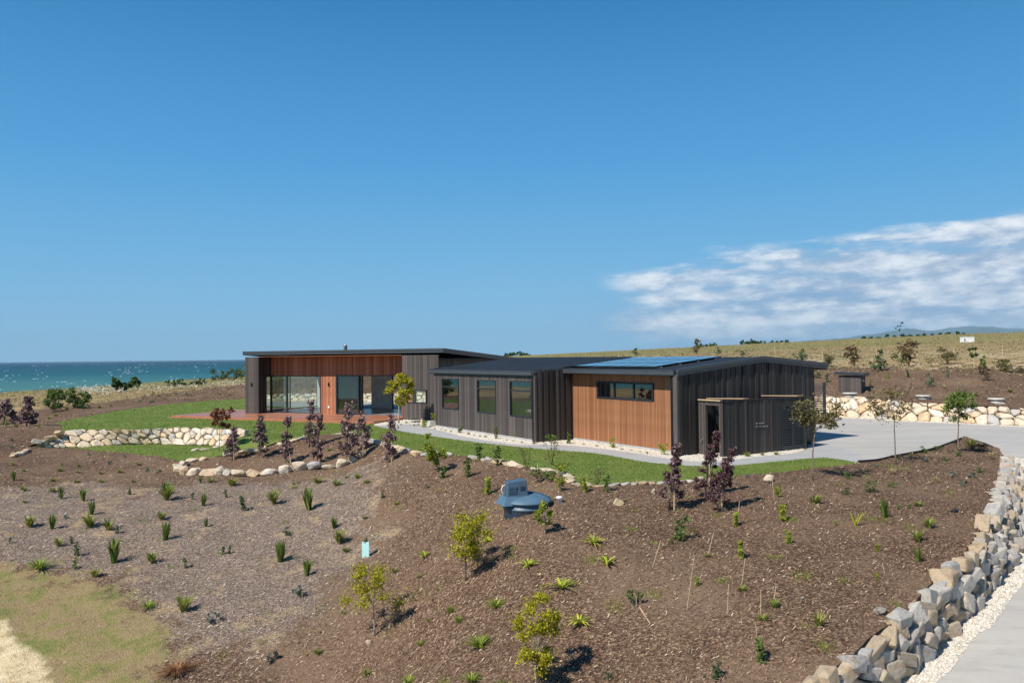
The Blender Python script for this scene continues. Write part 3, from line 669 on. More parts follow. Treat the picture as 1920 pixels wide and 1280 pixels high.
# ------------------------------------------------------------------ dry stone walls
def clip_poly(poly, m, n):
    out = []
    for i in range(len(poly)):
        a, b = poly[i-1], poly[i]; da = (a-m) @ n; db = (b-m) @ n
        if (da <= 0) != (db <= 0): t = da/(da-db); out.append(a+(b-a)*t)
        if db <= 0: out.append(b)
    return out
def line_at(L, t):
    seg = np.linalg.norm(np.diff(np.array(L), axis=0), axis=1); c = np.r_[0, np.cumsum(seg)]; s = t*c[-1]
    i = min(int(np.searchsorted(c, s, 'right'))-1, len(seg)-1); k = (s-c[i])/max(seg[i], 1e-9)
    return np.array(L[i])*(1-k)+np.array(L[i+1])*k
def stone_wall(name, label, foot, top, size, mat, seed, depth=.2, out_hint=None, courses=None, cap=.06, cells=None, crumble=.0):
    rng = random.Random(seed)
    foot = np.array(foot); top = np.array(top)
    Lf = np.linalg.norm(np.diff(foot, axis=0), axis=1).sum()
    Hm = np.mean([np.linalg.norm(line_at(foot, t)-line_at(top, t)) for t in np.linspace(.05, .95, 12)])
    nc = courses or max(1, round(Hm/(size*.72)))
    root = empty(name, tuple(line_at(foot, .5)), label, 'stone wall')
    pts = []
    for r in range(nc+1):
        x = rng.uniform(0, size)
        while x < Lf:
            w = size*rng.choice([.45, .7, .9, 1.1, 1.4, 1.9])*rng.uniform(.85, 1.15)
            pts.append(np.array([x+w/2, (r+.5)*Hm/nc + rng.uniform(-.36, .36)*Hm/nc])); x += w*.92
    P = np.array(pts); n_s = 0
    pitch = Hm/nc
    samples = [(line_at(foot, i/60), line_at(top, i/60)) for i in range(61)]
    def S3(s, v, o=0.0):
        t = min(max(s/Lf, 0), 1); a = line_at(foot, t); b = line_at(top, t)
        t2 = min(t+.004, 1); t1 = max(t-.004, 0); tg = line_at(foot, t2)-line_at(foot, t1); upv = b-a
        nrm = np.cross(tg, [0, 0, 1.0]); nrm /= max(np.linalg.norm(nrm), 1e-9)
        if nrm @ out_hint(a) < 0: nrm = -nrm
        nrm = nrm*.85+np.array([0, 0, .35])
        return a+(b-a)*(v/Hm)+nrm*o
    bm = MB()
    for i in range(60):       # packed soil behind the stones
        s0, s1 = Lf*i/60, Lf*(i+1)/60
        q = [S3(s0, -.15*Hm, -.05), S3(s1, -.15*Hm, -.05), S3(s1, Hm*1.02, -.05), S3(s0, Hm*1.02, -.05)]
        bm.v += [tuple(x) for x in q]; k = len(bm.v); bm.f.append((k-4, k-3, k-2, k-1))
    bm.build('packed_soil', 'soil', root)
    if cells == 0: return root, 0
    for i, p in enumerate(P):
        if p[1] > Hm*1.0+pitch*.45: continue
        near = [j for j in np.where((abs(P[:, 0]-p[0]) < size*2.6))[0] if j != i]
        top_lim = Hm + cap*rng.uniform(-.6, 1.4)
        poly = [np.array([p[0]-size, -.10*Hm]), np.array([p[0]+size, -.10*Hm]), np.array([p[0]+size, top_lim]), np.array([p[0]-size, top_lim])]
        for j in near:
            m = (P[j]+p)/2; nn = P[j]-p; poly = clip_poly(poly, m, nn)
            if len(poly) < 3: break
        if len(poly) < 3: continue
        poly = np.array(poly); c = poly.mean(axis=0); ext = poly.max(axis=0)-poly.min(axis=0)
        if min(ext) < .05 or c[0] < 0 or c[0] > Lf: continue
        g = .012; sc = np.clip(1-g/np.maximum(np.linalg.norm(poly-c, axis=1), .03), .5, 1)[:, None]
        base = c+(poly-c)*sc
        # cut corners so stones read as worn blocks
        rr = []
        for a_ in range(len(base)):
            A, B = base[a_], base[(a_+1) % len(base)]
            if np.linalg.norm(B-A) < .035: rr.append((A+B)/2); continue
            rr += [A+(B-A)*.2, A+(B-A)*.8]
        base = rr[:14]
        dd = depth*rng.uniform(.55, 1.15)*min(1, .5+min(ext)/size); n = len(base)
        if n < 5: continue
        tilt = (rng.uniform(-.6, .6)*dd, rng.uniform(-.45, .45)*dd)
        mb = MB()
        for k, (f, o) in enumerate(((.98, -.3*dd), (1.0, .35*dd), (.92, .80*dd), (.70, 1.0*dd))):
            for q in base:
                rel = (q-c)/np.maximum(ext, .05); jit = rng.uniform(-.16, .16)*dd if k > 1 else 0
                w = c+(q-c)*f*(1+(rng.uniform(-.05, .05) if k > 1 else 0))
                mb.v.append(tuple(S3(w[0], w[1], o+jit+(tilt[0]*rel[0]+tilt[1]*rel[1] if k > 1 else 0))))
        for k in range(3):
            for a_ in range(n): mb.f.append((k*n+a_, k*n+(a_+1) % n, (k+1)*n+(a_+1) % n, (k+1)*n+a_))
        mb.f.append(tuple(3*n+a_ for a_ in range(n)))
        mb.f.append(tuple(a_ for a_ in range(n))[::-1])
        o = mb.build('stone', mat, root, loc=S3(c[0], c[1]))
        n_s += 1
    return root, n_s
eye_hint = lambda a: np.array([-a[0], -a[1], 0.0])
right_hint = lambda a: np.array([.74, -.67, 0.0])
n_st = {}
NEAR_ROOT, n_st['near'] = stone_wall('retaining_wall', 'curving tan and blue grey boulder wall holding the bark slope above the driveway', near_foot, near_top, .34, 'stone', 11, .27, right_hint, courses=2, cap=.09, cells=0)
_, n_st['far'] = stone_wall('retaining_wall', 'long cream fieldstone wall on the far side of the driveway below the bank', far_foot, far_top, .66, 'pale_stone', 12, .26, eye_hint, courses=3)
_, n_st['sunk'] = stone_wall('retaining_wall', 'cream fieldstone wall between the upper lawn and the sunken crescent lawn', sunk_foot, sunk_top, .5, 'pale_stone', 13, .2, eye_hint, courses=3, cap=.03)
print('stones', n_st)

# loose boulders: a few shapes shared by all of them
def boulder_mesh(name, seed, mat):
    rng = random.Random(seed); import bmesh
    bm = bmesh.new()
    for _ in range(19):
        v = Vector((rng.gauss(0, 1), rng.gauss(0, 1), rng.gauss(0, 1))).normalized()
        v = Vector((math.copysign(abs(v.x)**.8, v.x), math.copysign(abs(v.y)**.8, v.y), math.copysign(abs(v.z)**.8, v.z)))*rng.uniform(.88, 1.1)
        bm.verts.new(v*.5)
    bmesh.ops.convex_hull(bm, input=bm.verts)
    for v in [v for v in bm.verts if not v.link_faces]: bm.verts.remove(v)
    bmesh.ops.bevel(bm, geom=list(bm.edges), offset=.045, segments=1, affect='EDGES')
    me = bpy.data.meshes.new(name); bm.to_mesh(me); bm.free(); me.materials.append(MT[mat]); return me
BOULDERS = {m: [boulder_mesh('stone', s*7+3, m) for s in range(9)] for m in ('pale_stone', 'stone')}
def boulder(p, sx, sy, sz, rot, mat='pale_stone', name='stone', parent=None, rng=random):
    o = bpy.data.objects.new(name, rng.choice(BOULDERS[mat])); COL.objects.link(o)
    o.scale = (sx, sy, sz); o.rotation_euler = (rng.uniform(-.2, .2), rng.uniform(-.2, .2), rot)
    o.location = Vector(p) - (root_loc(parent) if parent else Vector((0, 0, 0)))
    if parent: o.parent = parent
    return o
def block_mesh(seed, mat):
    import bmesh
    rng = random.Random(seed); bm = bmesh.new()
    for sx in (-1, 1):
        for sy in (-1, 1):
            for sz in (-1, 1):
                c = Vector((sx*rng.uniform(.62, 1), sy*rng.uniform(.62, 1), sz*rng.uniform(.62, 1)))*.5; bm.verts.new(c)
                if rng.random() < .6: bm.verts.new(Vector((c.x*rng.uniform(.5, .8), c.y*1.12, c.z*rng.uniform(.6, .9))))
    for _ in range(3): bm.verts.new(Vector((rng.uniform(-.3, .3), rng.uniform(-.3, .3), rng.choice((-1, 1))*rng.uniform(.5, .62))))
    bmesh.ops.convex_hull(bm, input=bm.verts)
    for v in [v for v in bm.verts if not v.link_faces]: bm.verts.remove(v)
    bmesh.ops.bevel(bm, geom=list(bm.edges), offset=.03, segments=1, affect='EDGES')
    me = bpy.data.meshes.new('stone'); bm.to_mesh(me); bm.free(); me.materials.append(MT[mat]); return me
BLOCKS = [block_mesh(s*5+1, 'stone') for s in range(14)]
def block_wall(root, foot, top, seed):
    rng = random.Random(seed); foot = np.array(foot); top = np.array(top); n_ = 0
    Lf = np.linalg.norm(np.diff(foot, axis=0), axis=1).sum()
    for row, v in enumerate((.07, .32, .60, .87)):
        s = rng.uniform(0, .3)
        while s < Lf:
            w = rng.choice([.24, .30, .38, .46, .56])*rng.uniform(.9, 1.1); t = min((s+w/2)/Lf, .999)
            a = line_at(foot, t); b = line_at(top, t); H_ = np.linalg.norm(b-a); vv = min(max(v+rng.uniform(-.10, .10), .05), .95)
            p = a+(b-a)*vv; tg = line_at(foot, min(t+.01, 1))-line_at(foot, max(t-.01, 0)); ang = math.atan2(tg[1], tg[0])
            h = rng.uniform(.19, .31)
            o = bpy.data.objects.new('stone', rng.choice(BLOCKS)); COL.objects.link(o); o.parent = root
            nrm = np.array([.74, -.67, 0])*rng.uniform(-.06, .06)
            o.location = Vector(p+nrm)-root_loc(root); o.scale = (w*1.18, rng.uniform(.26, .40), h*1.15)
            o.rotation_euler = (rng.uniform(-.25, .25), rng.uniform(-.55, .55), ang+rng.uniform(-.35, .35)); s += w*.86; n_ += 1
    return n_
print('blocks', block_wall(NEAR_ROOT, near_foot, near_top, 5))
def edging(label, px_list, size, mat, seed, sink=.3, gaps=(), hs=.75):
    rng = random.Random(seed); L = catmull([np.array(p) for p in px_list], 6)
    tot = np.linalg.norm(np.diff(np.array(L), axis=0), axis=1).sum()
    root = empty('rock_edging', tuple(line_at(L, .5)), label, 'rock edging'); s = 0
    while s < tot:
        w = size*rng.uniform(.6, 1.5); t = (s+w/2)/tot
        if t > 1: break
        if not any(a < t < b for a, b in gaps):
            p = line_at(L, t); q = line_at(L, min(t+.01, 1)); q0 = line_at(L, max(t-.01, 0)); a = math.atan2(q[1]-q0[1], q[0]-q0[0])
            h = size*hs*rng.uniform(.75, 1.25); z = Zs(p[0], p[1])
            boulder((p[0], p[1], max(z, p[2])+h*(.5-sink)), w*1.12, size*rng.uniform(.75, 1.05), h, a+rng.uniform(-.25, .25), mat, 'stone', root, rng)
        s += w*.97
    return root
edging('single row of cream boulders along the foot of the purple maple bed', G3([(332,882,-.93),(345,889,-.95),(400,891,-.96),(460,892,-.96),(520,889,-.95),(580,886,-.93),(640,884,-.9),(682,877,-.83)]), .47, 'pale_stone', 21, .22, (), .86)
edging('low pale rocks edging the lawn along the back of the purple maple bed', G3([(338,876,-.76),(350,868,-.75),(375,864,-.7),(420,855,-.55),(475,846,-.35),(515,836,-.2),(562,826,-.08),(612,816,0),(660,818,0),(690,826,0),(725,836,0),(765,848,0)]), .42, 'pale_stone', 22, .38, ((.12, .16), (.27, .30), (.42, .5)), .6)
edging('irregular cream rocks edging the lawn above the blue tank', G3([(770,851,0),(800,853,0),(850,854,0),(890,859,0),(917,865,0),(950,870,0),(972,875,0),(1010,883,0),(1037,886,-.02),(1062,896,-.03),(1070,908,-.04)]), .36, 'pale_stone', 23, .36, ((.2, .28), (.62, .68), (.8, .86)), .55)
edging('small blue grey and tan stones edging the lawn behind the lone purple maple', G3([(1072,912,-.05),(1125,915,-.05),(1180,912,-.05),(1220,911,-.05),(1262,908,-.05),(1300,905,-.04),(1318,897,-.02)]), .26, 'stone', 24, .38, ((.42, .46),), .5)
edging('flat pale stone spur lying on the sunken crescent lawn', G3([(358,846,-.7),(380,845,-.69),(402,843,-.68),(425,840,-.6),(440,838,-.55)]), .42, 'pale_stone', 25, .40, (), .42)
edging('weathered pale rocks stepping down at the left end of the sunken wall', G3([(60,842,-.66),(75,836,-.55),(88,828,-.40),(100,820,-.22),(114,812,-.06)]), .42, 'pale_stone', 27, .25, (), .7)
edging('few cream boulders rounding the right end of the sunken wall', G3([(446,812,-.02),(455,818,-.08),(458,827,-.25),(450,836,-.5)]), .5, 'pale_stone', 28, .25, (), .8)
edging('loose pale rocks trailing down from the left end of the sunken wall', G3([(22,856,-.6),(40,851,-.62),(52,845,-.63)]), .38, 'pale_stone', 26, .4, (), .5)

# ------------------------------------------------------------------ the house
def frame_fn(O, ex, en):
    O = np.array(O, float); ex = np.array(ex, float); en = np.array(en, float)
    def f(s, n, z): p = O[:2]+ex*s+en*n; return (p[0], p[1], z)
    return f
C0 = np.array([5.718, 27.768]); EB = np.array([.8486, .529]); EA = np.array([-.529, .8486])
L1 = np.array([-6.234, 45.346]); EU = np.array([-.9014, .4330]); EW = np.array([.4330, .9014])
house = empty('house', (float(C0[0]), float(C0[1]), 0), 'long low single storey house clad in dark timber and cedar with dark steel roofs', 'house')
HR = random.Random(7)
def clad(fr, s0, s1, z0, z1, width, mat, name, gap=.008, depth=.022, cuts=(), stagger=0.0, style='flat', tone=None):
    """separate upright boards on a wall frame, cut round openings"""
    s = s0; k = 0
    while s < s1-.01:
        w = (width if not callable(width) else width(k)); e = min(s+w, s1)
        proud = 0.0
        if style == 'batten' and k % 2: proud = .032
        if style == 'vary': proud = HR.choice([0, 0, .012, .03])
        segs = [(z0, z1)]
        for (c0, c1, cz0, cz1) in cuts:
            if s+gap > c0-1e-3 and e-gap < c1+1e-3 or (min(e, c1)-max(s, c0) > .5*(e-s)):
                ns = []
                for (a, b) in segs:
                    bb = b if not callable(b) else b((s+e)/2)
                    if cz0 > a+.02: ns.append((a, cz0))
                    if cz1 < bb-.02: ns.append((cz1, b))
                segs = ns
        if segs:
            for (a, b) in segs:
                mb = MB(); mb.box(fr, s+gap/2, e-gap/2, -.004, depth+proud, a, b); mb.build(name, mat, house, loc=fr((s+e)/2, 0, a if not callable(a) else z0))
        s = e; k += 1
def backing(fr, s0, s1, z0, z1, name='wall', mat='backing', thick=.12, cuts=()):
    mb = MB(); xs = sorted({s0, s1, *[c for q in cuts for c in q[:2]]})
    for a, b in zip(xs[:-1], xs[1:]):
        segs = [(z0, z1)]
        for c in cuts:
            if a >= c[0]-1e-6 and b <= c[1]+1e-6:
                ns = []
                for (p, q) in segs:
                    if c[2] > p+.01: ns.append((p, c[2]))
                    qq = q((a+b)/2) if callable(q) else q
                    if c[3] < qq-.01: ns.append((c[3], q))
                segs = ns
        for p, q in segs: mb.box(fr, a, b, -thick, -.006, p, q)
    return mb.build(name, mat, house)
def window(fr, s0, s1, z0, z1, mull=(), trans=(), glass='window_glass', fw_=.05, name='window', n0=-.05, n1=.04, bars=None):
    mb = MB()
    mb.box(fr, s0, s0+fw_, n0, n1, z0, z1); mb.box(fr, s1-fw_, s1, n0, n1, z0, z1)
    mb.box(fr, s0+fw_, s1-fw_, n0, n1, z0, z0+fw_); mb.box(fr, s0+fw_, s1-fw_, n0, n1, z1-fw_, z1)
    w = mb.build(name, 'frame', house, loc=fr(s0, 0, z0))
    for m in mull:
        b = MB(); b.box(fr, m-.03, m+.03, n0+.004, n1-.006, z0+fw_, z1-fw_); b.build('mullion', 'frame', w, loc=None)
    for t in trans:
        b = MB(); b.box(fr, s0+fw_, s1-fw_, n0+.006, n1-.003, t-.03, t+.03); b.build('transom', 'frame', w)
    xs = [s0+fw_, *mull, s1-fw_]; zs = [z0+fw_, *trans, z1-fw_]
    for a, b_ in zip(xs[:-1], xs[1:]):
        for c, d in zip(zs[:-1], zs[1:]):
            p = MB(); p.quad(fr(a, -.01, c), fr(b_, -.01, c), fr(b_, -.01, d), fr(a, -.01, d)); p.build('pane', glass, w)
    return w

# --- frames of the walls (s along, n outwards)
G_ = frame_fn(C0, EB, -EA)                    # gable wall, s to the right
Wd = frame_fn(C0+EB*.42, EA, -EB)             # cedar wall of the garage wing, s to the left
Bd = frame_fn(C0-EB*1.45, EA, -EB)            # bedroom wing front
Rt = frame_fn(C0+EA*6.68, EB, -EA)            # return wall between them
Lf_ = frame_fn(L1, EU, -EW)                   # living wing column line
Lr = frame_fn(L1+EW*1.1, EU, -EW)             # living wing recessed cedar wall
gz = lambda s: min(2.80+.100*s, 3.23-.088*(s-4.25))
APEX = 4.25
# gable wall: boards of uneven width and depth
widths = [HR.choice([.09, .11, .14, .16, .19]) for _ in range(80)]
backing(G_, .0, APEX, .02, gz); backing(G_, APEX, 7.3, .02, gz)
clad(G_, .02, 7.28, .04, gz, lambda k: widths[k % 80], 'shaded_timber', 'dark_board', .014, .02, (), 0, 'vary')
# corner post at the near end, and the far return
mb = MB(); mb.box(G_, -.06, .02, -.16, .03, .0, 2.80); mb.build('corner_post', 'dark_timber', house, loc=G_(0, 0, 0))
En = frame_fn(C0+EB*7.3, EA, EB)
backing(En, 0, 14, .02, 2.9); clad(En, .0, 3.0, .04, 2.92, .14, 'shaded_timber', 'dark_board')
# cedar wall with its strip window
cw = [(1.665, 5.03, 1.79, 2.475)]
backing(Wd, .1, 6.72, .1, 2.78, cuts=cw)
clad(Wd, .12, 6.70, .085, 2.80, .072, 'cedar', 'cedar_board', .017, .02, cw)
window(Wd, 1.665, 5.03, 1.79, 2.475, mull=(2.80, 3.95), glass='tinted_glass', fw_=.07)
mb = MB(); mb.box(Wd, .1, 6.68, -.1, .012, -.05, .085); mb.build('foundation', 'slab', house)
# return wall
backing(Rt, -1.45, .35, .05, 2.95)
widths = [.10, .16, .12, .2, .09, .15, .19, .11]
clad(Rt, -1.45, .30, .05, 2.95, lambda k: widths[k % 8], 'shaded_timber', 'dark_board', .014, .02, (), 0, 'batten')
mb = MB(); mb.box(Rt, -1.53, -1.45, -.12, .05, .0, 2.72); mb.build('corner_post', 'dark_timber', house, loc=Rt(-1.5, 0, 0))
# bedroom wing
bw = [(13.32, 15.08, .97, 2.46), (9.84, 11.53, .965, 2.455), (6.96, 8.69, .955, 2.47)]
backing(Bd, 6.72, 16.0, .1, 2.70, cuts=bw)
bwid = [HR.choice([.13, .14, .14, .15]) for _ in range(90)]
clad(Bd, 6.86, 16.0, .10, 2.70, lambda k: bwid[k], 'dark_timber', 'dark_board', .010, .02, bw)
for (a, b, c, d) in bw: window(Bd, a, b, c, d, trans=(2.055,), glass='window_glass')
mb = MB(); mb.box(Bd, 6.72, 16.0, -.1, .012, -.05, .10); mb.build('foundation', 'slab', house)
Be = frame_fn(C0+EA*16.0, EB, EA)
backing(Be, -1.45, 7, .02, 2.95); clad(Be, -1.45, 2.5, .1, 2.9, .14, 'dark_timber', 'dark_board')
# downpipes at the two outer corners; the wide one also paints in shade beside it
for s0_, s1_, n0_, n1_, zt in ((.175, .34, -.02, .08, 2.80), (6.74, 6.85, -1.54, -1.475, 2.72)):
    mb = MB(); mb.box(frame_fn(C0, EA, EB), s0_, s1_, n0_, n1_, .02, zt); mb.build('downpipe', 'black', house)
# interior of the windows: floors, dark rooms with far windows
Hf = frame_fn(C0, EA, EB)
mb = MB(); mb.box(Hf, .2, 6.6, .5, 7.1, .0, .09); mb.box(Hf, 6.8, 15.9, -1.3, 7.1, .0, .09); mb.build('floor_slab', 'floor', house)
backing(frame_fn(C0+EB*7.2, EA, EB), .1, 16, .02, 2.9)
mb = MB(); mb.box(Hf, .3, 6.6, .5, 7.0, 2.60, 2.64); mb.box(Hf, 6.85, 15.8, -1.28, 7.0, 2.60, 2.64); mb.build('ceiling_lining', 'grey_paint', house)
for a_, (x0, x1) in zip((6.9, 9.3, 12.2), ((-1.3, 4), (-1.3, 4), (-1.3, 4))):
    mb = MB(); mb.box(Hf, a_, a_+.1, x0, x1, .09, 2.66); mb.build('partition', 'grey_paint', house)
mb = MB(); mb.box(Hf, .4, 15.6, 4.0, 4.1, .09, 2.66); mb.build('partition', 'grey_paint', house)

# --- services enclosure against the gable wall
BF = frame_fn(C0-EA*1.128+EB*.99, EB, -EA)     # its long face
BS = frame_fn(C0-EA*1.128+EB*.99, EA, -EB)     # its side face with the door opening
BE = frame_fn(C0-EA*1.128+EB*5.29, EA, EB)
widths = [HR.choice([.08, .1, .13, .16]) for _ in range(60)]
backing(BF, .0, 2.94, .02, 1.86, thick=.06); backing(BE, .0, 1.10, .02, 1.86, thick=.06)
clad(BF, .04, 2.94, .03, 1.88, lambda k: widths[k], 'shaded_timber', 'dark_board', .013, .02, (), 0, 'vary')
clad(BF, 2.98, 4.28, 1.70, 1.88, .12, 'shaded_timber', 'dark_board', .013, .02)
clad(BE, .03, 1.10, .03, 1.88, .13, 'shaded_timber', 'dark_board')
mb = MB(); mb.box(BF, 4.20, 4.30, -.06, .05, .0, 1.88); mb.build('corner_post', 'shaded_timber', house)
dc = [(.13, .77, .0, 1.74)]
clad(BS, -.03, 1.10, .0, 1.87, .09, 'dark_timber', 'dark_board', .006, .02, dc)
mb = MB()
for a, b, c, d in ((.09, .13, 0, 1.78), (.77, .81, 0, 1.78), (.13, .77, 1.74, 1.78)): mb.box(BS, a, b, -.08, .03, c, d)
mb.build('door_frame', 'dark_timber', house)
mb = MB(); mb.box(BS, .14, .76, -.75, -.71, .02, 1.74); lo = mb.build('louvre_door', 'frame', house)
for i in range(20):
    mb = MB(); mb.box(BS, .20, .70, -.71, -.675, .12+i*.078, .16+i*.078); mb.build('louvre_slat', 'black', lo)
mb = MB()
for fr, s0, s1 in ((BF, -.08, 4.36),): mb.box(fr, s0, s1, -.02, .05, 1.900, 1.925)
mb.build('capping_rail', 'shaded_timber', house)
mb = MB(); mb.box(BS, .02, 1.08, -.02, .08, 1.895, 1.932); mb.build('capping_rail', 'stake', house)
for s in (.30, 3.15):
    mb = MB(); mb.hexa([BF(s, -1.05, 1.93), BF(s+.14, -1.05, 1.93), BF(s+1.05, -.03, 1.93), BF(s+.75, -.03, 1.93), BF(s, -1.05, 1.955), BF(s+.14, -1.05, 1.955), BF(s+1.05, -.03, 1.955), BF(s+.75, -.03, 1.955)]); mb.build('rafter', 'raw_timber', house)
# pair of louvred doors in the long face
for (a, b) in ((2.96, 3.575), (3.58, 4.19)):
    mb = MB()
    for p in ((a, a+.055, .04, 1.66), (b-.055, b, .04, 1.66), (a+.055, b-.055, .04, .15), (a+.055, b-.055, 1.58, 1.66)): mb.box(BF, p[0], p[1], -.01, .035, p[2], p[3])
    dd = mb.build('louvre_door', 'frame', house, loc=BF(a, 0, 0))
    for i in range(21):
        z = .17+i*.067; m2 = MB(); m2.hexa([BF(a+.055, .0, z), BF(b-.055, .0, z), BF(b-.055, .03, z-.02), BF(a+.055, .03, z-.02), BF(a+.055, .004, z+.012), BF(b-.055, .004, z+.012), BF(b-.055, .034, z-.008), BF(a+.055, .034, z-.008)]); m2.build('louvre_slat', 'gutter', dd)
mb = MB(); mb.box(BF, 2.96, 4.19, -.10, -.06, .04, 1.66); mb.build('door_lining', 'black', house)
mb = MB(); mb.tube([BF(3.54, .03, .98), BF(3.54, .07, .98), BF(3.48, .07, .98)], [.012]*3, 6); mb.build('door_handle', 'steel', house)
# bright pipe ends poking through the boards
for (s, z) in ((1.62, 1.06), (1.78, 1.06), (1.62, .95), (1.78, .95), (1.92, 1.055), (1.93, .94), (2.03, .94), (2.15, .94)):
    mb = MB(); mb.tube([BF(s, .03, z), BF(s, .075, z)], [.024, .024], 8); mb.build('pipe_end', 'steel', house)
mb = MB(); mb.tube([BS(.94, .02, .52), BS(.94, .08, .52)], [.035, .03], 8); mb.tube([BS(.94, .08, .52), BS(.94, .09, .43)], [.02, .02], 8); mb.build('garden_tap', 'steel', house)

# --- roofs
def roof_slab(fr, s0, s1, n_pts, name='roof', mat='roof', rib=.3, thick=.06):
    """folded steel sheet roof with low ribs; n_pts is the section (n, z) from one eave to the other"""
    mb = MB(); m = max(1, int((s1-s0)/rib))
    for i in range(m):
        a = s0+(s1-s0)*i/m; b = s0+(s1-s0)*(i+1)/m
        for (n0, z0), (n1, z1) in zip(n_pts[:-1], n_pts[1:]):
            mb.hexa([fr(a, n0, z0-thick), fr(b, n0, z0-thick), fr(b, n1, z1-thick), fr(a, n1, z1-thick), fr(a, n0, z0), fr(b, n0, z0), fr(b, n1, z1), fr(a, n1, z1)])
    o = mb.build(name, mat, house)
    rb = MB()
    for i in range(m+1):
        a = s0+(s1-s0)*i/m; a = min(max(a, s0+.03), s1-.03)
        for (n0, z0), (n1, z1) in zip(n_pts[:-1], n_pts[1:]):
            rb.hexa([fr(a-.022, n0, z0+.001), fr(a+.022, n0, z0+.001), fr(a+.022, n1, z1+.001), fr(a-.022, n1, z1+.001), fr(a-.012, n0, z0+.024), fr(a+.012, n0, z0+.024), fr(a+.012, n1, z1+.024), fr(a-.012, n1, z1+.024)])
    rb.build('roof_rib', mat, o)
    return o
Rf = frame_fn(C0, EA, EB)     # s along the wing, n across it
rz = lambda n: 2.945+.1*(n+.05)
r1 = roof_slab(Rf, -.06, 6.66, [(-.02, 2.945), (APEX, 3.375), (7.95, 3.06)])
r2 = roof_slab(Rf, 6.72, 16.35, [(-1.49, 2.885), (3.55, 3.425), (7.6, 3.10)])
mb = MB(); mb.hexa([Rf(6.66, -.02, 2.90), Rf(6.74, -.02, 2.90), Rf(6.74, 4.25, 3.33), Rf(6.66, 4.25, 3.33), Rf(6.66, -.02, 2.97), Rf(6.74, -.02, 2.97), Rf(6.74, 4.25, 3.40), Rf(6.66, 4.25, 3.40)]); mb.build('roof_flashing', 'roof', r1)
def barge(fr, s, pts, h, parent, t=.035, two=True):
    """folded barge board along a roof edge"""
    for (n0, z0), (n1, z1) in zip(pts[:-1], pts[1:]):
        for k, (za, zb, tt) in enumerate(((0.0, -h*.5, t+.025), (-h*.5, -h, t))):
            mb = MB(); s_a, s_b = (s-tt, s) if t > 0 else (s, s-tt)
            mb.hexa([fr(s_a, n0, z0+zb), fr(s_b, n0, z0+zb), fr(s_b, n1, z1+zb), fr(s_a, n1, z1+zb), fr(s_a, n0, z0+za), fr(s_b, n0, z0+za), fr(s_b, n1, z1+za), fr(s_a, n1, z1+za)])
            mb.build('barge_board', 'gutter', parent)
barge(Rf, -.065, [(-.10, 2.995), (APEX, 3.425), (8.0, 3.115)], .235, r1, .045)
barge(Rf, 6.70, [(-1.60, 2.90), (-.05, 3.055)], .20, r2, .03)
barge(Rf, 16.36, [(-1.60, 2.90), (3.55, 3.445), (7.6, 3.12)], .18, r2, -.03)
def gutter(fr, s0, s1, n, z, parent, w=.125, h=.17):
    mb = MB()
    mb.box(fr, s0, s1, n-w, n, z-h, z-h+.02); mb.box(fr, s0, s1, n-w, n-w+.012, z-h+.02, z); mb.box(fr, s0, s1, n-w-.012, n-w, z-.02, z+.004)
    mb.box(fr, s0, s0+.01, n-w+.012, n, z-h+.02, z-.005); mb.box(fr, s1-.01, s1, n-w+.012, n, z-h+.02, z-.005)
    mb.build('gutter', 'gutter', parent)
    m2 = MB(); m2.box(fr, s0, s1, n+.002, n+.022, z-h-.04, z-.01); m2.build('fascia_board', 'gutter', parent)
gutter(Rf, .06, 7.0, -.0, 2.965, r1); gutter(Rf, 6.76, 16.42, -1.49, 2.895, r2)
gutter(Rf, .0, 10, 8.09, 3.05, r1)
mb = MB(); mb.box(Rf, -.0, 6.6, .02, .40, 2.795, 2.815); mb.build('soffit', 'gutter', r1)
mb = MB(); mb.box(Rf, -.0, 12, 7.32, 7.92, 2.93, 2.95); mb.build('soffit', 'white_paint', r1)
# roof of the living wing: single slope falling to the back
Rl = frame_fn(L1, EU, EW)
lz = lambda n: 3.985-.0617*n
r3 = roof_slab(Rl, -2.70, 11.86, [(-.02, lz(0)), (9.6, lz(9.6))])
for (z0, z1, n) in ((-.115, .0, -.075), (-.24, -.115, -.05)):
    mb = MB(); mb.box(Rl, -2.73, 11.89, n, -.02, lz(0)+z0+.02, lz(0)+z1+.02); mb.build('fascia_board', 'gutter', r3)
barge(Rl, -2.70, [(-.07, lz(-.07)+.02), (9.6, lz(9.6)+.02)], .25, r3, .03)
barge(Rl, 11.86, [(-.07, lz(-.07)+.02), (9.6, lz(9.6)+.02)], .25, r3, -.03)
mb = MB(); mb.box(Rl, .02, 10.6, -.03, 1.12, 3.645, 3.665); mb.build('soffit', 'red_cedar', r3)
mb = MB(); mb.box(Rl, -2.66, -.0, -.0, 9.4, 3.38, 3.40); mb.build('soffit', 'black', r3)
mb = MB(); mb.lathe(Rl(6.25, 3.0, 3.78), [(.11, 0), (.11, .50), (.12, .51), (.12, .56), (.10, .58)], 16); mb.build('flue', 'steel', r3, True)

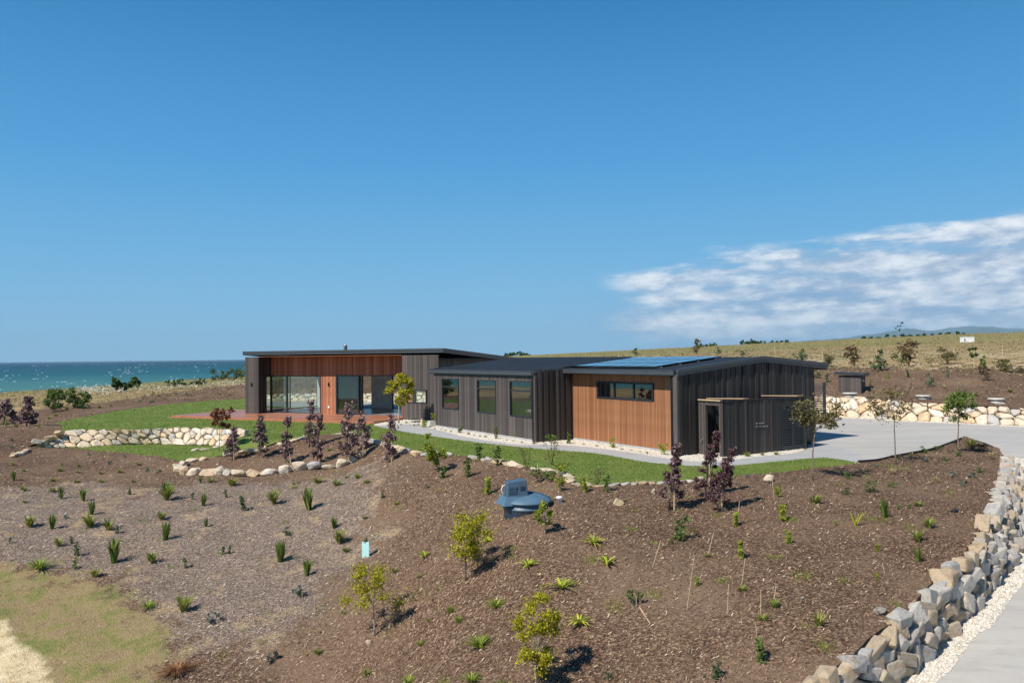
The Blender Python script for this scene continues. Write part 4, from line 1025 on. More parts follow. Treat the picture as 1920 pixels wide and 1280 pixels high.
# --- living wing
cz = 3.64
lw = [(-1.60, -.30, .95, 1.70)]
backing(Lf_, -2.39, 0, .06, cz, cuts=lw)
clad(Lf_, -2.39, .0, .06, cz, .145, 'dark_timber', 'dark_board', .010, .02, lw)
window(Lf_, -1.60, -.30, .95, 1.70, glass='clear_glass')
backing(Lf_, 10.64, 11.74, .1, cz, thick=.05)
clad(Lf_, 10.64, 11.74, .12, cz, .138, 'dark_timber', 'dark_board')
Cl = frame_fn(L1+EU*10.64, EW, -EU)            # inner face of the left column
backing(Cl, .0, .60, .1, cz, thick=.05); clad(Cl, .02, .60, .12, cz, .14, 'shaded_timber', 'dark_board')
backing(Cl, .60, 1.10, 2.44, cz, thick=.05); clad(Cl, .60, 1.10, 2.45, cz, .14, 'shaded_timber', 'dark_board')
El = frame_fn(L1+EU*11.74, EW, EU)             # outer left end
backing(El, .0, 1.2, .1, cz, thick=.05); clad(El, .0, 1.2, .12, cz, .14, 'dark_timber', 'dark_board')
backing(El, 1.2, 7.0, 2.44, 3.5, thick=.1); clad(El, 1.2, 7.0, 2.44, 3.5, .14, 'dark_timber', 'dark_board')
Er = frame_fn(L1-EU*2.39, EW, -EU)             # right end facing the bedroom wing
backing(Er, .0, 8.6, .02, 3.42); clad(Er, .0, 8.6, 3.0, 3.42, .14, 'shaded_timber', 'dark_board'); clad(Er, .0, 3.6, .1, 3.0, .14, 'shaded_timber', 'dark_board')
oc = [(6.68, 10.66, .1, 2.46), (.80, 5.52, .1, 2.485)]
backing(Lr, .0, 10.66, .1, 3.64, cuts=oc, mat='backing')
clad(Lr, .0, 10.62, .10, 3.64, .094, 'red_cedar', 'cedar_board', .009, .02, oc)
# left sliding doors: fixed panes and one big pane
window(Lr, 9.35, 10.66, .10, 2.46, glass='tinted_glass', fw_=.07, name='sliding_door', n1=.035)
window(Lr, 6.68, 9.35, .10, 2.46, glass='clear_glass', fw_=.06, name='sliding_door', n1=.03)
window(Cl, .60, 1.09, .12, 2.43, glass='clear_glass', fw_=.05)
# right sliding doors: one leaf slid across, the rest open
window(Lr, 3.80, 5.50, .10, 2.48, glass='tinted_glass', fw_=.09, name='sliding_door', n0=-.02, n1=.05)
mb = MB()
for p in ((.80, .85, .10, 2.485), (.85, 3.80, 2.43, 2.485), (.85, 3.80, .085, .12)): mb.box(Lr, p[0], p[1], -.08, .03, p[2], p[3])
mb.build('door_frame', 'frame', house)
mb = MB(); mb.box(Lr, 3.86, 5.4, -.17, -.10, .12, 2.43); mb.build('stacked_door_leaf', 'black', house)
# inside: floor, back wall with openings, linings
mb = MB(); mb.box(Rl, -2.3, 11.7, 1.12, 7.2, -.02, .095); mb.build('floor_slab', 'floor', house)
mb = MB(); mb.box(Rl, -2.3, 11.7, 1.15, 7.0, 2.62, 2.66); mb.build('ceiling_lining', 'white_paint', house)
Bk = frame_fn(L1+EW*7.0, EU, EW)
bo = [(7.05, 7.90, .1, 2.45), (4.30, 5.42, .1, 2.45), (2.55, 3.62, .1, 2.2)]
backing(Bk, -2.3, 11.7, .0, 3.5, cuts=bo, mat='grey_paint', thick=.15)
for (a, b, c, d) in bo: window(Bk, a, b, c, d, glass='clear_glass', name='window')
mb = MB(); mb.box(Rl, 7.95, 8.05, 4.2, 6.9, .1, 2.62); mb.build('partition', 'black', house)
mb = MB(); mb.box(Rl, 6.2, 6.3, 1.3, 2.2, .1, 2.62); mb.build('partition', 'white_paint', house)
window(El, 1.22, 6.95, .12, 2.44, mull=(4.1,), glass='clear_glass', fw_=.06, name='sliding_door')
# wall lights on the column and the pier, and a power point
for fr, s, z in ((Lf_, 11.2, 1.93), (Lr, 6.05, 1.93)):
    mb = MB(); mb.tube([fr(s, .06, z-.10), fr(s, .06, z+.10)], [.05, .05], 10); mb.tube([fr(s-.10, .02, z-.12), fr(s+.02, .05, z-.02)], [.02, .03], 6); mb.build('wall_lamp', 'black', house)
mb = MB(); mb.box(Lr, 5.98, 6.10, .02, .07, .48, .60); mb.build('power_point', 'white', house)

# --- timber deck
deck = empty('deck', tuple(Rl(5, -1.5, 0)), 'low red brown timber deck with a step in front of the cedar living wall', 'deck')
DK = random.Random(3)
n = -2.88
while n < 1.08:
    a0, a1 = (0.0 if n < -.05 else .0), 14.9
    if n > -.03: a0 = .02; a1 = 10.62
    mb = MB(); mb.box(Rl, -.07 if n < -.05 else a0, 14.95 if n < -.05 else 10.60, n, n+.134, .088, .118+DK.uniform(-.002, .002)); mb.build('deck_board', 'deck', deck, loc=Rl(5, n, .1)); n += .14
n = -.0
while n < 2.6:
    mb = MB(); mb.box(Rl, 11.80, 14.95, n, n+.134, .088, .118+DK.uniform(-.002, .002)); mb.build('deck_board', 'deck', deck, loc=Rl(13, n, .1)); n += .14
for z0, z1, nn in ((.04, .088, -2.90), (-.03, .035, -2.93)):
    mb = MB(); mb.box(Rl, -.07, 14.95, nn, nn+.02, z0, z1); mb.build('fascia_board', 'deck', deck)
mb = MB(); mb.box(Rl, -.09, -.07, -2.9, -.04, -.03, .117); mb.build('fascia_board', 'deck', deck)
mb = MB(); mb.box(Rl, -.05, 14.9, -2.86, -.0, -.03, .085); mb.box(Rl, .05, 10.5, .02, 1.05, -.03, .085); mb.build('deck_frame', 'backing', deck)
mb = MB(); mb.box(Rl, -.07, 14.9, -3.24, -2.94, -.03, .035); mb.build('deck_step', 'deck', deck)
mb = MB(); mb.box(Rl, 11.85, 14.0, 2.62, 4.6, -.03, .17); mb.build('upper_platform', 'deck', deck)

# --- solar array lying on the garage roof
arr = empty('solar_array', Rf(4.4, 2.0, 3.2), 'two rows of blue solar panels lying on the roof of the garage wing', 'solar panels')
nx, ny = 6, 3
for i in range(nx):
    for j in range(ny):
        s0 = 1.50+i*.985; s1 = s0+.945; n0 = .35+j*1.16; n1 = n0+1.10; zf = lambda n: rz(n)+.10
        mb = MB(); mb.hexa([Rf(s0, n0, zf(n0)-.03), Rf(s1, n0, zf(n0)-.03), Rf(s1, n1, zf(n1)-.03), Rf(s0, n1, zf(n1)-.03), Rf(s0, n0, zf(n0)), Rf(s1, n0, zf(n0)), Rf(s1, n1, zf(n1)), Rf(s0, n1, zf(n1))])
        pn = mb.build('solar_panel', 'black', arr)
        g = MB(); e = .03; g.quad(Rf(s0+e, n0+e, zf(n0+e)+.003), Rf(s1-e, n0+e, zf(n0+e)+.003), Rf(s1-e, n1-e, zf(n1-e)+.003), Rf(s0+e, n1-e, zf(n1-e)+.003)); g.build('cell_glass', 'solar', pn)
for k in range(4):
    n0 = .62+k*.93; mb = MB(); mb.hexa([Rf(1.44, n0, rz(n0)+.02), Rf(7.4, n0, rz(n0)+.02), Rf(7.4, n0+.04, rz(n0)+.02), Rf(1.44, n0+.04, rz(n0)+.02), Rf(1.44, n0, rz(n0)+.065), Rf(7.4, n0, rz(n0)+.065), Rf(7.4, n0+.04, rz(n0)+.065), Rf(1.44, n0+.04, rz(n0)+.065)]); mb.build('mounting_rail', 'steel', arr)

# --- slatted screen beyond the garage corner
sc_o = G(1546.5, 791, 0); sdir = np.array([-1.0, .12]); sdir /= np.linalg.norm(sdir)
Sc = frame_fn(sc_o[:2], sdir, [0, -1])
scr = empty('slatted_screen', (float(sc_o[0]), float(sc_o[1]), 0), 'dark horizontal slat screen standing beyond the far corner of the garage', 'screen')
mb = MB(); mb.box(Sc, -.06, .06, -.06, .06, 0, 2.02); mb.build('post', 'frame', scr)
mb = MB(); mb.box(Sc, 1.30, 1.40, -.05, .05, 0, 1.96); mb.build('post', 'frame', scr)
for i in range(22):
    mb = MB(); mb.box(Sc, .06, 1.32, -.012, .012, .10+i*.086, .155+i*.086); mb.build('slat', 'dark_timber', scr)

# --- little pump shed on the bank
sh = G(1590, 738.5, 1.12); shd = np.array([.42, -.907])     # long side faces the camera-left
px_ = np.array([.907, .42])
zb = Zs(sh[0], sh[1])-.1
sO = np.array([19.25, 47.3]); 
SE = frame_fn(sO, [.80, -.60], [-.60, -.80])     # lit long face
shed = empty('pump_shed', (sO[0], sO[1], zb), 'small dark timber shed with a sloping roof on the bank above the cream stone wall', 'shed')
mb = MB(); mb.box(SE, .0, 1.25, -1.0, -.02, zb-.3, zb+1.12); mb.build('wall', 'backing', shed)
for k in range(9):
    mb = MB(); mb.box(SE, k*.139, k*.139+.132, -.02, .0, zb-.25, zb+1.12); mb.build('dark_board', 'dark_timber', shed, loc=SE(k*.139, 0, zb))
S2 = frame_fn(SE(1.25, 0, 0)[:2], [.60, .80], [.80, -.60])
for k in range(7):
    mb = MB(); mb.box(S2, k*.145, k*.145+.138, .0, .02, zb-.25, zb+1.10); mb.build('dark_board', 'shaded_timber', shed, loc=S2(k*.145, 0, zb))  # side face takes the darker copy, its shade painted in
mb = MB(); mb.hexa([SE(-.18, .16, zb+1.20), SE(1.45, .16, zb+1.13), SE(1.45, -1.2, zb+1.10), SE(-.18, -1.2, zb+1.17), SE(-.18, .16, zb+1.36), SE(1.45, .16, zb+1.28), SE(1.45, -1.2, zb+1.24), SE(-.18, -1.2, zb+1.33)]); mb.build('roof', 'roof', shed)
mb = MB(); mb.lathe(S2(.22, .08, zb+.78), [(.04, 0), (.07, .03), (.07, .07), (.03, .10)], 10); mb.build('lamp', 'white', shed)

# ------------------------------------------------------------------ plants
def blade_mesh(name, seed, n, mat, spread=.5, width=.03, droop=.35, hmin=.6, base=.06, seg=4):
    rng = random.Random(seed); V = []; Fq = []
    for _ in range(n):
        a = rng.uniform(0, 2*math.pi); h = rng.uniform(hmin, 1.0); sp = spread*rng.uniform(.3, 1.0); b = base*rng.random()
        dx, dy = math.cos(a), math.sin(a); w = width*rng.uniform(.7, 1.2); tw = rng.uniform(-.5, .5)
        sx, sy = -math.sin(a+tw), math.cos(a+tw); k = len(V)
        for i in range(seg+1):
            t = i/seg; r = b+sp*(t**1.5); z = h*(t-droop*t**3*sp/max(spread, .01)); ww = w*(1-t)**.6*(.6+.8*min(t*3, 1)) if i < seg else w*.08
            V += [(dx*r-sx*ww, dy*r-sy*ww, z), (dx*r+sx*ww, dy*r+sy*ww, z)]
        for i in range(seg): Fq.append((k+2*i, k+2*i+1, k+2*i+3, k+2*i+2))
    return mesh_np(name, V, Fq, mat, 4)
def leaf_quads(pts, size, rng, V, Fq, flat=.3, elong=1.6):
    """small folded leaves at the given points"""
    for p in pts:
        s = size*rng.uniform(.6, 1.35); n = Vector((rng.gauss(0, 1), rng.gauss(0, 1), rng.gauss(0, 1)+flat)).normalized()
        u = n.orthogonal().normalized(); u.rotate(Matrix.Rotation(rng.uniform(0, 6.28), 3, n)); v = n.cross(u); p = Vector(p); k = len(V)
        V += [tuple(p-u*s*elong*.5), tuple(p+v*s*.5+n*s*.12), tuple(p+u*s*elong*.5), tuple(p-v*s*.5+n*s*.12)]
        Fq.append((k, k+1, k+2, k+3))
def bush_mesh(name, seed, n, mat, w=.5, leaf=.07, clumps=7, low=.12, elong=1.6):
    rng = random.Random(seed); V = []; Fq = []; pts = []
    cl = [(rng.uniform(-.55, .55)*w, rng.uniform(-.55, .55)*w, rng.uniform(low, .9)) for _ in range(clumps)]
    for i in range(n):
        c = cl[i % clumps]; r = rng.uniform(.1, .26)*(1.15-c[2]*.45)
        d = Vector((rng.gauss(0, 1), rng.gauss(0, 1), rng.gauss(0, .8))).normalized()*r*rng.random()**.3
        pts.append((c[0]+d.x*1.1, c[1]+d.y*1.1, max(.02, c[2]+d.z)))
    leaf_quads(pts, leaf, rng, V, Fq, .5, elong)
    for c in cl[:5]:     # stems
        k = len(V); V += [(-.012, 0, 0), (.012, 0, 0), (c[0]+.006, c[1], c[2]), (c[0]-.006, c[1], c[2])]; Fq.append((k, k+1, k+2, k+3))
        k = len(V); V += [(0, -.012, 0), (0, .012, 0), (c[0], c[1]+.006, c[2]), (c[0], c[1]-.006, c[2])]; Fq.append((k, k+1, k+2, k+3))
    return mesh_np(name, V, Fq, mat, 4)
def stem_mesh(name, seed, n, mat, w=.14, leaf=.09, stems=2):
    """upright young shrub: leaves up a few thin stems"""
    rng = random.Random(seed); V = []; Fq = []; pts = []
    for s in range(stems):
        tx, ty = rng.uniform(-w, w), rng.uniform(-w, w); k = len(V); h = rng.uniform(.75, 1)
        V += [(-.01, 0, 0), (.01, 0, 0), (tx+.005, ty, h), (tx-.005, ty, h)]; Fq.append((k, k+1, k+2, k+3))
        for i in range(n//stems):
            t = rng.uniform(.12, 1); a = rng.uniform(0, 6.28); r = w*rng.uniform(.15, .8)*(1.1-t*.5)
            pts.append((tx*t+r*math.cos(a), ty*t+r*math.sin(a), h*t))
    leaf_quads(pts, leaf, rng, V, Fq, .3, 1.9); return mesh_np(name, V, Fq, mat, 4)
def mesh_guard(name):      # netting sleeve: thin crossing strands round a stake
    V = []; Fq = []; n = 10
    for j in range(n):
        a0 = 2*math.pi*j/n
        for sgn in (1, -1):
            for i in range(6):
                t0, t1 = i/6, (i+1)/6; p = []
                for t in (t0, t1):
                    a = a0+sgn*t*2.0; r = .20; p.append((r*math.cos(a), r*math.sin(a), t*.95))
                k = len(V); V += [p[0], (p[0][0], p[0][1], p[0][2]+.008), (p[1][0], p[1][1], p[1][2]+.008), p[1]]; Fq.append((k, k+1, k+2, k+3))
    return mesh_np(name, V, Fq, 'mesh', 4)
KM = {
 'spear': [blade_mesh('speargrass', s, 44, 'spear_leaf', .20, .036, .05, .55, .07) for s in range(4)],
 'flax': [blade_mesh('flax', s+9, 42, 'flax_leaf', .52, .042, .25, .5) for s in range(4)],
 'fine': [blade_mesh('tussock', s+19, 95, 'flax_leaf', .75, .022, .55, .45, .12) for s in range(3)],
 'straw': [blade_mesh('straw_tussock', s+29, 95, 'straw_leaf', .6, .012, .5, .5, .10) for s in range(3)],
 'fount': [blade_mesh('fountain_grass', s+205, 60, 'lime_blade', 1.05, .030, .6, .55, .08, 5) for s in range(3)],
 'clivia': [blade_mesh('strap_plant', s+39, 22, 'clivia_leaf', 1.35, .085, .75, .7, .05, 6) for s in range(4)],
 'yflax': [blade_mesh('yellow_flax', s+49, 11, 'clivia_leaf', .62, .030, .15, .6) for s in range(2)],
 'shrub': [bush_mesh('shrub', s+59, 170, 'green_leaf', .42, .085) for s in range(4)],
 'deep': [bush_mesh('dark_shrub', s+69, 170, 'deep_leaf', .42, .085) for s in range(3)],
 'lime': [bush_mesh('lime_shrub', s+79, 170, 'lime_leaf', .42, .085) for s in range(3)],
 'low': [bush_mesh('ground_cover', s+89, 150, 'green_leaf', 1.3, .15, 9, .2) for s in range(2)],
 'cushion': [bush_mesh('grey_cushion_plant', s+99, 190, 'grey_leaf', 1.0, .12, 8, .25, 2.4) for s in range(3)],
 'stem': [stem_mesh('young_shrub', s+109, 100, 'lime_leaf', .17, .10, 3) for s in range(4)],
 'gstem': [stem_mesh('young_shrub', s+119, 70, 'green_leaf', .2, .10, 3) for s in range(4)],
 'dstem': [stem_mesh('young_shrub', s+129, 70, 'deep_leaf', .2, .10, 2) for s in range(4)],
 'dead': [blade_mesh('dead_tuft', s+139, 260, 'dead_leaf', 1.25, .02, .75, .4, .35) for s in range(2)],
 'olive': [bush_mesh('olive_shrub', s+149, 300, 'olive_leaf', .38, .055, 9, .15, 2.6) for s in range(3)],
 'tawny': [bush_mesh('tawny_shrub', s+159, 260, 'tawny_leaf', .36, .055, 9, .2, 2.6) for s in range(3)],
 'twiggy': [bush_mesh('sparse_shrub', s+169, 110, 'olive_leaf', .5, .05, 12, .25, 1.6) for s in range(3)],
}
LM = [('the blue tank', 985, 950), ('the aqua tree guard', 686, 1030), ('the yellow sapling beside the aqua guard', 703, 1150), ('the broad yellow sapling below the blue tank', 873, 1060),
      ('the tall yellow sapling at the bottom edge', 1010, 1230), ('the pair of purple maples', 1345, 930), ('the lone purple maple', 1256, 940), ('the cream boulder row', 500, 885),
      ('the curving boulder wall', 1790, 1090), ('the rusty dead tuft', 332, 1245), ('the dry grass corner', 120, 1120), ('the slender tree at the lawn tip', 1524, 895), ('the slender tree at the bed point', 1797, 845),
      ('the middle slender tree by the driveway', 1680, 866), ('the crescent lawn', 210, 850), ('the loose blue grey rock', 1650, 1146), ('the left purple maple thickets', 40, 790), ('the little pump shed', 1588, 720),
      ('the cedar garage wall', 1165, 830), ('the bedroom windows', 920, 810), ('the louvred doors', 1480, 845), ('the round white stone cover', 1731, 746), ('the garage roof ridge', 1428, 668), ('the deck', 560, 790)]
used_labels = {}
def label_for(desc, x, y):
    """what it is plus where it stands against the nearest landmark"""
    best = sorted(LM, key=lambda l: math.hypot(l[1]-x, (l[2]-y)*1.2))
    for nm, lx, ly in best[:3]:
        dx, dy = x-lx, y-ly
        rel = ('left of' if dx < 0 else 'right of') if abs(dx) > abs(dy)*1.2 else ('below' if dy > 0 else 'above')
        lab = f"{desc} just {rel} {nm}" if math.hypot(dx, dy) < 70 else f"{desc} {rel} {nm}"
        if lab not in used_labels: used_labels[lab] = 1; return lab
    nm, lx, ly = best[0]; k = 2
    while True:
        words = ['', '', 'second', 'third', 'fourth', 'fifth', 'sixth', 'seventh', 'eighth', 'ninth', 'tenth', 'eleventh', 'twelfth', 'thirteenth']
        dx, dy = x-lx, y-ly; rel = ('left of' if dx < 0 else 'right of') if abs(dx) > abs(dy)*1.2 else ('below' if dy > 0 else 'above')
        lab = f"{words[k]} nearest {desc} {rel} {nm}"
        if lab not in used_labels: used_labels[lab] = 1; return lab
        k += 1
PR = random.Random(77)
# kind, x, y of the foot, height, width factor, description
P_ = {
 'spear': ('spear_plant', 'plant', 'upright dark green spear plant', 'spear plants on the slope'),
 'flax': ('flax', 'flax', 'spiky green flax clump', 'flax clumps on the slope'),
 'fine': ('tussock', 'tussock', 'fine green tussock', 'green tussocks on the slope'),
 'straw': ('straw_tussock', 'tussock', 'straw coloured tussock', 'straw tussocks'),
 'clivia': ('strap_leaf_plant', 'plant', 'yellow and green strap leaved plant', 'strap leaved plants on the slope'),
 'fount': ('fountain_grass', 'plant', 'bright green arching grass clump', 'arching grasses'),
 'yflax': ('yellow_flax', 'flax', 'yellow flax with a few long blades', None),
 'shrub': ('shrub', 'shrub', 'small leafy green shrub', 'small green shrubs'),
 'deep': ('shrub', 'shrub', 'dark green rounded shrub', 'dark green shrubs'),
 'lime': ('shrub', 'shrub', 'bright lime green shrub', 'lime green shrubs'),
 'low': ('ground_cover', 'plant', 'low green spreading plant', None),
 'cushion': ('cushion_plant', 'plant', 'low grey green cushion plant', 'grey cushion plants'),
 'stem': ('young_shrub', 'shrub', 'thin yellow green upright shrub', 'young upright shrubs'),
 'gstem': ('young_shrub', 'shrub', 'young green upright shrub', 'young green shrubs'),
 'dstem': ('young_shrub', 'shrub', 'thin dark green young shrub', 'young dark shrubs'),
 'dead': ('dead_tuft', 'plant', 'rusty brown dead tuft lying', None),
 'olive': ('shrub', 'shrub', 'wispy olive green shrub', 'olive shrubs on the bank'),
 'tawny': ('shrub', 'shrub', 'wispy tawny brown shrub', 'tawny shrubs on the bank'),
 'twiggy': ('shrub', 'shrub', 'sparse twiggy shrub', 'sparse twiggy shrubs'),
}
PLANTS = """
spear 25 901 18;fine 44 920 12;fine 100 902 10;fine 98 922 12;spear 113 935 22;spear 156 939 22;spear 172 964 24;flax 169 989 30;dstem 242 927 16;flax 312 937 34;spear 311 926 22
cushion 276 884 9;cushion 166 854 6;cushion 178 867 7;cushion 206 871 8;cushion 232 857 6;cushion 299 887 8;cushion 21 827 7;cushion 22 840 6;cushion 330 877 8
fine 147 887 8;fine 147 874 7;fine 112 883 9;fine 189 888 8;fine 224 886 9;fine 259 872 8;fine 190 904 8;fine 144 904 8;fine 45 883 7;fine 24 871 7;fine 250 904 8;stem 115 874 8
dstem 376 906 16;fine 397 904 12;flax 437 910 16 1.4;spear 381 948 22;dstem 425 933 18;dstem 457 957 30;dstem 361 936 14
flax 55 988 24;spear 98 991 26;cushion 123 972 8;flax 203 993 22;dstem 221 1000 20;flax 303 974 18 1.1;spear 310 1012 32;spear 386 987 16;flax 110 1024 18;dstem 135 1018 16;dstem 144 1042 24;fount 74 1067 32;gstem 140 1066 20;spear 214 1055 42;flax 178 1082 20;flax 286 1055 23;gstem 347 1064 22;dstem 418 1039 16;dstem 430 1038 18;fount 277 1140 22;flax 343 1146 34;cushion 402 1168 20;dstem 18 1018 12;fine 46 942 8
dead 332 1258 24 1.5
flax 513 945 28 1.05;spear 580 956 38;spear 626 990 20 1.2;flax 636 1019 28;deep 536 1004 18;spear 526 1052 36 1.1;spear 575 1079 28 1.1;cushion 560 1118 20;fine 649 1034 12;clivia 796 1044 12;tussockb 740 1073 12;tussockb 787 1082 9;tussockb 752 1130 8;fine 643 1150 9;straw 599 1186 12;fount 788 1210 18 .8;fine 845 1145 14;fine 860 1166 15;fine 804 1163 9;fount 765 1280 22;fine 688 1264 14;cushion 508 1238 20;straw 574 1228 10;fine 596 1225 13;straw 614 1232 9;fine 552 915 7;flax 550 909 8;fine 596 905 16 1.1;fine 631 910 16;fine 671 896 12;fine 687 906 12;fine 650 896 8;dstem 716 934 14;fine 684 972 9;fine 560 906 6;gstem 800 914 10;fine 745 945 8
clivia 1112 1020 17;clivia 990 1062 16;clivia 1138 1059 18 1.05;clivia 1052 1104 19 1.15;fount 930 1138 26;clivia 1086 1170 20;fount 898 1214 36;fount 885 1278 28;clivia 913 1016 12;fine 844 1148 14;deep 1140 1272 18;shrub 1189 1136 32
shrub 1275 1012 42;gstem 1260 1019 14;fine 1303 995 8;stem 1379.6 987 28;stem 1458 931 24;stem 1468.6 977 34;stem 1479 1020 28;stem 1390 1047 36;fine 1327.6 1044 11;stem 1307 1098 20;fine 1393 1107 15;flax 1452 1139 18 1.2;fine 1431.5 1163 18;flax 1534 1174 28;gstem 1427 1243 48;deep 1345 1270 30;yflax 1604 985 38 1.1;flax 1526.5 944 20 1.4;spear 1658.6 970 32;stem 1645 1034 18;stem 1645 1086 14;stem 1567 985 12
deep 1586.6 927 16 1.2;shrub 1631 922 22 1.2;low 1672 913 12;low 1590 897 12;straw 1614.5 887 18;straw 1672 889 20;straw 1701 887 20;straw 1755.6 904 20;straw 1734 920 14;straw 1777 935 16;shrub 1686.7 955 11 1.4;shrub 1706 953 10;fine 1723 948 13;flax 1742 990 22 1.2;flax 1723 1015 24;spear 1722.8 1053 26;shrub 1772 864 10 1.5;shrub 1839 886 13 1.3;cushion 1785 893 12;cushion 1823 895 12;cushion 1805 911 13;twiggy 1703 880 18 1.2
shrub 1686 860 10 1.3;shrub 1708 857 9 1.2;shrub 1734 848 14 1.2;shrub 1759 845 11 1.4;shrub 1798 855 12 1.2;fine 1820 836 18 1.1;tawny 1822 841 11 1.8;tawny 1843 845 13 1.8;straw 1858 860 22 1.2;cushion 1643 876 8;cushion 1734 866 10;cushion 1488 900 8;cushion 1401 893 7;cushion 1442 906 7;cushion 1382 909 6
shrub 862 811 16;gstem 931 822 21;deepw 1033 831 18 1.3;gstem 1067.5 832 23;lime 1146.7 838.5 18;lime 1240 852 22;fine 1401 855 10 1.2;fine 1429 853 8;fine 1455 852 9;lime 797 801 14 1.3;fine 777 798 5
tuft 816 804 4;tuft 827 805 4;tuft 835 807 4;tuft 846 809 4;tuft 878 814 6;tuft 889 816 4;tuft 900 818 4;tuft 910 819 5;tuft 950 825 4;tuft 963 826.5 4;tuft 979 830 5;tuft 1001 832 7;tuft 1094.6 832.5 4;tuft 1118.5 836 5;tuft 1166 842.5 5;tuft 1184 844 4;tuft 1199 847 4;tuft 1213 850 6;tuft 752 796 4;tuft 762 793 5
gstem 832 896 28;gstem 879 894 36;shrubd 896 864 36;shrubd 934 872 36;stem 914 928 34;twiggy 988 879 42;twiggy 1035 872 48;shrub 1012 904 26 1.5;shrub 1033 903 22 1.3;lime 1050 922 30;lime 1056 894 28;stem 1098 922 28;twiggy 1120 911 44 1.1;gstem 1137 922 34;gstem 952 912 10;gstem 965 913 9;fine 1168 940 9;gstem 1092 912 16
olive 1556 688 24;tawny 1602 686 32 1.2;deep 1650 695 38 .9;shrub 1688 686 27 1.2;tawny 1704 686 42;twiggy 1746 688 28;olive 1776 681 28 1.2;gstem 1846 690 24;tawny 1851 714 26;olive 1886 697 20 1.8;olive 1913 701 15;deep 1743 725 24 .7;deep 1779 709 16 .7;dstem 1702 706 15;lime 1665 709 11;cushion 1625 706 9;gstem 1552 717 19;deep 1532 709 16;gstem 1631 723 12;straw 1641 741 9;straw 1650 738 9;straw 1660 736 10;straw 1634 733 10;straw 1676 738 10;straw 1684 733 9;straw 1692 742 11;straw 1645 728 9;straw 1667 729 8;straw 1700 735 9;straw 1717 729 8;straw 1770 728 12;straw 1840 727 11;straw 1850 733 9;fine 1895 736 10;straw 1897 746 8;straw 1908 742 8;fine 1830 742 8
deep 1503 674 19 1.6;deep 1190 667 15 1.2;olive 1306 664 24 .9;deep 1347 664 13 1.1;deep 1390 666 10 1.8;tawny 1168 668 3;deep 1240 667 3 2;deep 1280 667 4 2
fine 125 768 10;shrub 157 769 14 1.4;fine 105 780 8;fine 186 765 8;shrub 208 762 5 1.4;fine 93 785 7;stem 74 802 10;stem 10 800 10;fine 30 800 8;cushion 262 752 4 2;cushion 271 749 4 2;fine 308 748 5;fine 318 744 5;cushion 285 754 4 2;fine 360 742 4;fine 285 741 5;cushion 331 740 4 1.6;cushion 351 741 4 2;fine 410 739 4;fine 430 741 4;fine 297 742 5
fine 637 830 7;fine 655 822 6;fine 618 845 8
"""
def put_plants():
    for tok in PLANTS.replace('\n', ';').split(';'):
        t = tok.split()
        if not t: continue
        kind, x, y, h = t[0], float(t[1]), float(t[2]), float(t[3]); wf = float(t[4]) if len(t) > 4 else 1.0
        k2 = {'tuft': 'fine', 'tussockb': 'fine', 'deepw': 'shrub', 'shrubd': 'gstem'}.get(kind, kind)
        p = hit_ground(x, y)
        if p is None: print('no ground', tok); continue
        d = float((p-EYE) @ fw); hm = h*d/F
        nm, cat, desc, grp = P_[k2]
        if kind == 'tuft': nm, desc, grp = 'gravel_tuft', 'tiny green tuft in the white gravel', 'tiny tufts in the gravel strip'
        if kind == 'tussockb': desc = 'small brown green tuft'
        if kind == 'shrubd': desc = 'leggy green shrub'
        if k2 in ('fine', 'flax', 'spear') and p[1] < 33 and hm < .2 and kind != 'tuft': desc = 'tiny ' + desc
        elif k2 in ('fine', 'flax', 'spear') and hm > .48: desc = 'large ' + desc
        o = bpy.data.objects.new(nm, PR.choice(KM[k2])); COL.objects.link(o)
        o.location = (p[0], p[1], p[2]-.02); o.rotation_euler = (PR.uniform(-.06, .06), PR.uniform(.0, .12), PR.uniform(0, 6.28))
        sxy = hm*wf*(1.0 if k2 not in ('cushion', 'low') else 1.0)
        if k2 in ('olive', 'tawny'): sxy *= 1.45; hm *= 1.15
        if k2 == 'fount': hm *= .9; sxy *= 1.15
        if k2 == 'clivia': sxy = hm*.95*wf
        if k2 in ('spear', 'flax', 'fine'): sxy *= 1.5; hm *= 1.2
        if k2 == 'clivia': sxy *= 1.55; hm *= 1.5
        if k2 in ('stem', 'gstem', 'dstem', 'shrub', 'deep', 'lime'): sxy *= 1.25
        o.scale = (sxy, sxy, hm*1.06)
        tag(o, label_for(desc, x, y), cat, grp)
put_plants()

